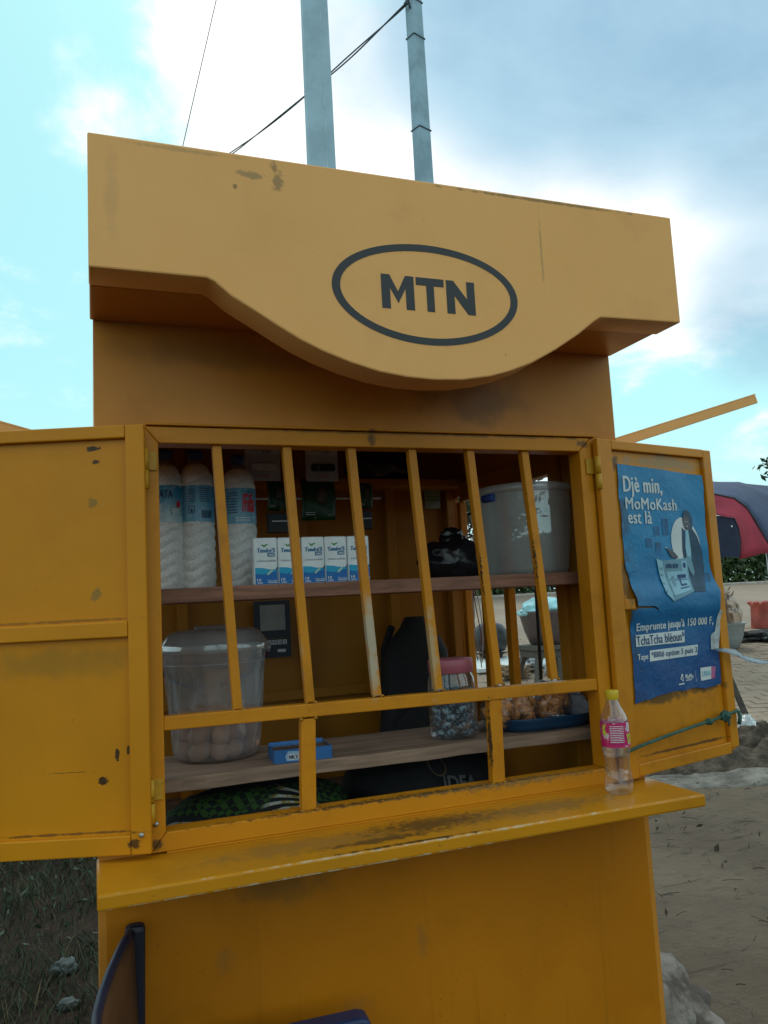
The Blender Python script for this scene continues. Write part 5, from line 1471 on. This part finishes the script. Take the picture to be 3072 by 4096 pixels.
# black clutter, white kerb and timber prop near the shutter edge
tag(MB().lump((8.95, 7.43, gz(8.95, 7.43) + .10), (.55, .25, .075), 61, .6, 2.5, 4, flat=-.07).obj('refuse_heap', plain('dark_refuse', (.035, .032, .030), .85, var=.4, scale=10)), 'low dark refuse heap on the paving in front of the red bucket', 'refuse')
tag(MB().lump((9.0, 7.05, gz(9.0, 7.05) + .12), (.22, .15, .09), 62, .5, 2.5, 3, flat=-.08).obj('black_bag', M_bagblk), 'crumpled black bag lying beside the dark refuse heap', 'bag')
t = thing('timber_prop', 'dark slanting timber trestle just behind the edge of the right shutter', 'trestle', (4.70, 3.42, gz(4.7, 3.42)))
M_dw = wood('dark_timber', (.085, .07, .055), 8)
def bar(p, q, w2, nm):
    p, q = V(p), V(q); d = (q - p).normalized(); u = d.cross(V((.347, .931, 0))).normalized() * w2; v = V((.347, .931, 0)) * w2 * .6
    MB().hexa([p - u - v, p + u - v, p + u + v, p - u + v, q - u - v, q + u - v, q + u + v, q - u + v]).obj(nm, M_dw, t, .004)
bar((-.07, .0, .62), (.12, -.04, .06), .022, 'leg'); bar((.03, -.06, .10), (.18, -.12, .12), .03, 'foot'); bar((-.10, .02, .62), (-.28, .08, .0), .022, 'leg'); bar((.10, -.03, .0), (.10, -.03, .14), .03, 'foot')
tag(MB().lump((4.66, 3.28, gz(4.66, 3.28) + .10), (.09, .08, .13), 66, .3, 2, 3, flat=-.1).obj('clear_bag', clear('dusty_bag', (.75, .77, .78), .5, .3, (.5, .52, .53), .2, .8, 12)), 'crumpled clear plastic bag on the ground under the shutter corner', 'plastic bag')
# earth heap with pale mortar round its foot
def heap(cx, cy, rx, ry, h, mat, name, rot, kind=None, seed=0, amp=.35):
    m = MB(); n = 70; vs = []
    for j in range(n + 1):
        for i in range(n + 1):
            a, b = (i / n - .5) * 2, (j / n - .5) * 2
            q = math.hypot(a, b)
            x = cx + a * rx * math.cos(rot) - b * ry * math.sin(rot); y = cy + a * rx * math.sin(rot) + b * ry * math.cos(rot)
            e = max(0, 1 - q * (1 + .25 * mnoise.noise(V((a * 2, b * 2, seed)))))
            z = gz(x, y) - .04 + h * (e ** .8) * (1 + amp * mnoise.fractal(V((a * 5, b * 2.5, seed)), .8, 2, 5)) + .03 * min(1, e * 6)
            vs.append((x, y, z))
    m.add(vs, [(j * (n + 1) + i, j * (n + 1) + i + 1, (j + 1) * (n + 1) + i + 1, (j + 1) * (n + 1) + i) for j in range(n) for i in range(n)], True)
    return m.obj(name, mat)
M_soil = plain('damp_sand', (.085, .066, .050), .95, var=.5, scale=9, bmp=1.0, bscale=7, spec=.2, bd=.08)
M_mortar = plain('pale_mortar', (.20, .178, .155), .95, var=.4, scale=5, bmp=1.0, bscale=8, spec=.2, bd=.06)
tag(heap(4.35, 2.95, 1.55, .42, .20, M_soil, 'earth_heap', R(-20), seed=3, amp=.8), 'long low heap of dark damp earth on the ground right of the kiosk', 'earth heap')
tag(heap(4.15, 2.60, 1.5, .22, .055, M_mortar, 'mortar_strip', R(-18), seed=8, amp=.9), 'pale lumpy strip of mortar along the front foot of the earth heap', 'mortar')
# boulder beside the kiosk
t_ = MB().lump((1.56, .60, -.01), (.25, .23, .215), 71, .35, 1.3, 4, flat=-.11, smooth=True)
def rock_mat():
    m, k, b = newmat('pale_rock')
    o = k.n('ShaderNodeTexCoord').outputs['Object']
    n = k.noise(o, 7, 7, .65); n2 = k.noise(o, 2.6, 4)
    c = k.mix(k.step(n, .42, .58), (.10, .075, .062), (.27, .235, .205))
    c = k.mix(k.step(n2, .52, .60, 0, .8), c, (.09, .055, .042))
    k.L.new(c, b.inputs['Base Color']); b.inputs['Roughness'].default_value = .95
    bump(k, b, k.noise(o, 18, 8, .7), .8, .03)
    return m
tag(t_.obj('boulder', rock_mat()), 'pale rough boulder lying against the right foot of the kiosk', 'rock')

# ------------------------------------------------------------------ seen through the side window
x, y = 4.60, 5.90
zb = gz(x, y) + .055
t = thing('wooden_stool', 'dark wooden stool carrying a brown basin, seen through the side window', 'stool', (x, y, zb))
MB().box((-.29, -.22, .42), (.29, .22, .47)).box((-.26, -.19, .34), (.26, .19, .4195)).obj('stool_top', M_dw, t, .006)
for sx in (-1, 1):
    for sy in (-1, 1):
        MB().hexa([(sx * .33 - .025, sy * .24 - .025, 0), (sx * .33 + .025, sy * .24 - .025, 0), (sx * .33 + .025, sy * .24 + .025, 0), (sx * .33 - .025, sy * .24 + .025, 0),
                   (sx * .23 - .03, sy * .16 - .03, .34), (sx * .23 + .03, sy * .16 - .03, .34), (sx * .23 + .03, sy * .16 + .03, .34), (sx * .23 - .03, sy * .16 + .03, .34)]).obj('leg', M_dw, t)
MB().box((-.03, -.20, .0), (.03, -.15, .34)).obj('leg', M_dw, t)
t = thing('washing_basin', 'brown plastic basin on the wooden stool outside the side window', 'basin', (x, y, zb + .472))
MB().lathe([(.17, 0), (.20, .01), (.25, .14), (.29, .30), (.30, .335), (.305, .36), (.29, .36), (.275, .30), (.19, .03)], n=36).obj('basin_wall', plain('brown_basin', (.085, .060, .055), .5, var=.12), t)
tag(MB().lump((x, y, zb + .472 + .36), (.30, .28, .135), 81, .18, 2.2, 4, flat=-.05).obj('ice_bag', plain('cyan_plastic', (.30, .58, .62), .35, var=.25, scale=6, bmp=.9, bscale=18)), 'pale cyan plastic sheet heaped over the brown basin', 'plastic sheet')
x, y = 4.96, 7.93
t = thing('cooking_pot', 'sooty black pot on a small stove, glimpsed between the side bars', 'pot', (x, y, gz(x, y) + .05))
MB().lathe([(.10, .14), (.19, .17), (.235, .28), (.225, .42), (.17, .50), (.12, .525), (.03, .54)], n=28).obj('pot_body', M_black, t)
MB().lathe([(.14, 0), (.12, .05), (.16, .12), (.22, .135), (.17, .14)], n=20).obj('stove', plain('iron', (.03, .028, .027), .8), t)
MB().tube([(.235, 0, .35), (.275, 0, .38), (.235, 0, .41)], .012, 6).obj('pot_handle', M_black, t)
x, y = 5.0, 7.5
t = thing('white_board', 'flat white board lying on the yard, seen between the side bars', 'board', (x, y, gz(x, y) + .08))
o = MB().box((-.55, -.45, 0), (.25, .45, .05)).obj('board_slab', plain('foam_white', (.66, .70, .68), .7, var=.06), t, .006); o.rotation_euler = (R(3.5), R(-1), R(-12))
tag(MB().lump((4.55, 6.65, gz(4.55, 6.65) + .14), (.22, .12, .07), 91, .6, 3, 4, flat=-.09).obj('straw_heap', plain('dry_straw', (.26, .18, .11), .95, var=.5, scale=18, bmp=1, bscale=40)), 'small heap of dry brown straw beside the white board', 'straw')
tag(MB().lump((5.0, 6.95, gz(5, 6.95) + .17), (.15, .11, .10), 92, .5, 2.8, 4, flat=-.09).obj('striped_bag', plain('black_white_bag', (.36, .37, .38), .5, var=.97, scale=9, bmp=.6, bscale=20)), 'black and white plastic bag on the yard behind the stool leg', 'bag')
tag(MB().lump((5.18, 6.62, gz(5.18, 6.62) + .17), (.22, .17, .15), 93, .3, 2.2, 4, flat=-.13).obj('white_bag', plain('white_bag_film', (.60, .66, .70), .4, var=.3, scale=5, bmp=.7, bscale=20)), 'stuffed white bag on the ground right of the stool', 'bag')
def strips(x, y, z0, z1):
    t = thing('striped_cloth', 'red and white striped cloth hanging outside the side window', 'cloth', (x, y, z0))
    cols = [plain('cloth_white', (.60, .60, .60), .8), plain('cloth_red', (.30, .03, .05), .8), plain('cloth_grey', (.30, .30, .33), .8)]
    for i in range(7):
        m = MB(); a = i * .011
        m.grid(1, 12, lambda u, v: (.012 * math.sin(v * 7 + i) + .004 * u, a + u * .011 + .004 * math.sin(v * 5 + i), v * (z1 - z0) + .02 * math.sin(i * 2.2) * (1 - v)))
        m.obj('stripe', cols[(0, 1, 0, 2, 0, 1, 0)[i]], t, solid=.002)
    MB().tube([(0, -.01, z1 - z0), (0, .09, z1 - z0)], .006, 6).obj('hanger', M_black, t)
strips(1.225, .845, 1.13, 1.64)

# ------------------------------------------------------------------ weeds on the left
M_grass = leafmat('grass_blade', (.012, .028, .008), (.028, .050, .013))
M_dry = plain('dry_stalk', (.11, .09, .05), .9, var=.3)
M_weed = leafmat('weed_leaf', (.018, .036, .014), (.034, .058, .026))
rnd = random.Random(17)
g1 = MB(); g2 = MB(); g3 = MB()
for i in range(46000):
    x = rnd.uniform(-2.4, .18); y = rnd.uniform(.35, 5.2)
    if x > -.06 and y < 1.0: continue
    den = mnoise.noise(V((x * 1.5, y * 1.5, 3)))
    if rnd.random() > .75 + den * .8: continue
    h = rnd.uniform(.015, .07) * (1.3 + den) * (1.6 if y > 3.2 else 1); a = rnd.uniform(0, 6.28); b = rnd.uniform(0, 6.28)
    L = h * rnd.uniform(.3, 1.3); wd = rnd.uniform(.0012, .003)
    p = V((x, y, gz(x, y) - .012)); e = V((math.cos(b) * L, math.sin(b) * L, h + .012)); s = V((math.cos(a), math.sin(a), 0)) * wd
    (g2 if rnd.random() < .12 else g1).add([p - s, p + s, p + e * .55 + s * .7 + V((0, 0, h * .12)), p + e, p + e * .55 - s * .7 + V((0, 0, h * .12))], [(0, 1, 2, 4), (4, 2, 3)])
pts = []
for i in range(1500):
    x = rnd.uniform(-2.2, .15); y = rnd.uniform(.9, 5.0)
    if mnoise.noise(V((x * 2.2, y * 2.2, 9))) > .08 or (x > -.5 and 2.2 < y < 3.6 and rnd.random() < .8): pts.append(V((x, y, gz(x, y) + rnd.uniform(.01, .06) + (.10 * rnd.random() if x > -.5 and y > 2.2 else 0))))
leaves(g3, pts, .018, rnd)
tag(g1.obj('grass', M_grass), kind='stuff'); tag(g2.obj('dry_grass', M_dry), kind='stuff'); tag(g3.obj('ground_weeds', M_weed), kind='stuff')
tag(MB().lump((-.12, 1.86, .03), (.045, .04, .028), 95, .5, 2.5, 3, flat=-.04).obj('white_rag', plain('dirty_white_rag', (.075, .09, .09), .8, var=.4, scale=18)), 'dirty white crumpled rag in the weeds left of the kiosk, the larger one', 'rag')
tag(MB().lump((-.10, 1.56, .02), (.035, .022, .02), 96, .5, 2.5, 3, flat=-.03).obj('paper_scrap', plain('dirty_paper', (.08, .095, .095), .8, var=.3, scale=18)), 'small pale paper scrap lying in the weeds below the larger rag', 'litter')

# twigs, dead leaves and grit on the bare ground
rnd = random.Random(23); m = MB()
for i in range(480):
    x = rnd.uniform(1.25, 5.0); y = rnd.uniform(-.2, 3.0); z = gz(x, y) + .012
    a = rnd.uniform(0, 6.28)
    if rnd.random() < .45:
        L = rnd.uniform(.02, .11); e = V((math.cos(a) * L, math.sin(a) * L, rnd.uniform(0, .012)))
        m.tube([(x, y, z), tuple(V((x, y, z + .004)) + e * .5 + V((rnd.uniform(-.006, .006), 0, 0))), tuple(V((x, y, z)) + e)], rnd.uniform(.001, .0028), 4)
    elif rnd.random() < .5:
        m.lump((x, y, z), (rnd.uniform(.004, .014), rnd.uniform(.004, .012), rnd.uniform(.003, .008)), i, .3, 2, 1)
    else: leaves(m, [V((x, y, z + .006))], rnd.uniform(.012, .03), rnd)
tag(m.obj('ground_litter', plain('dry_litter', (.085, .066, .048), .95, var=.6, scale=3)), kind='stuff')
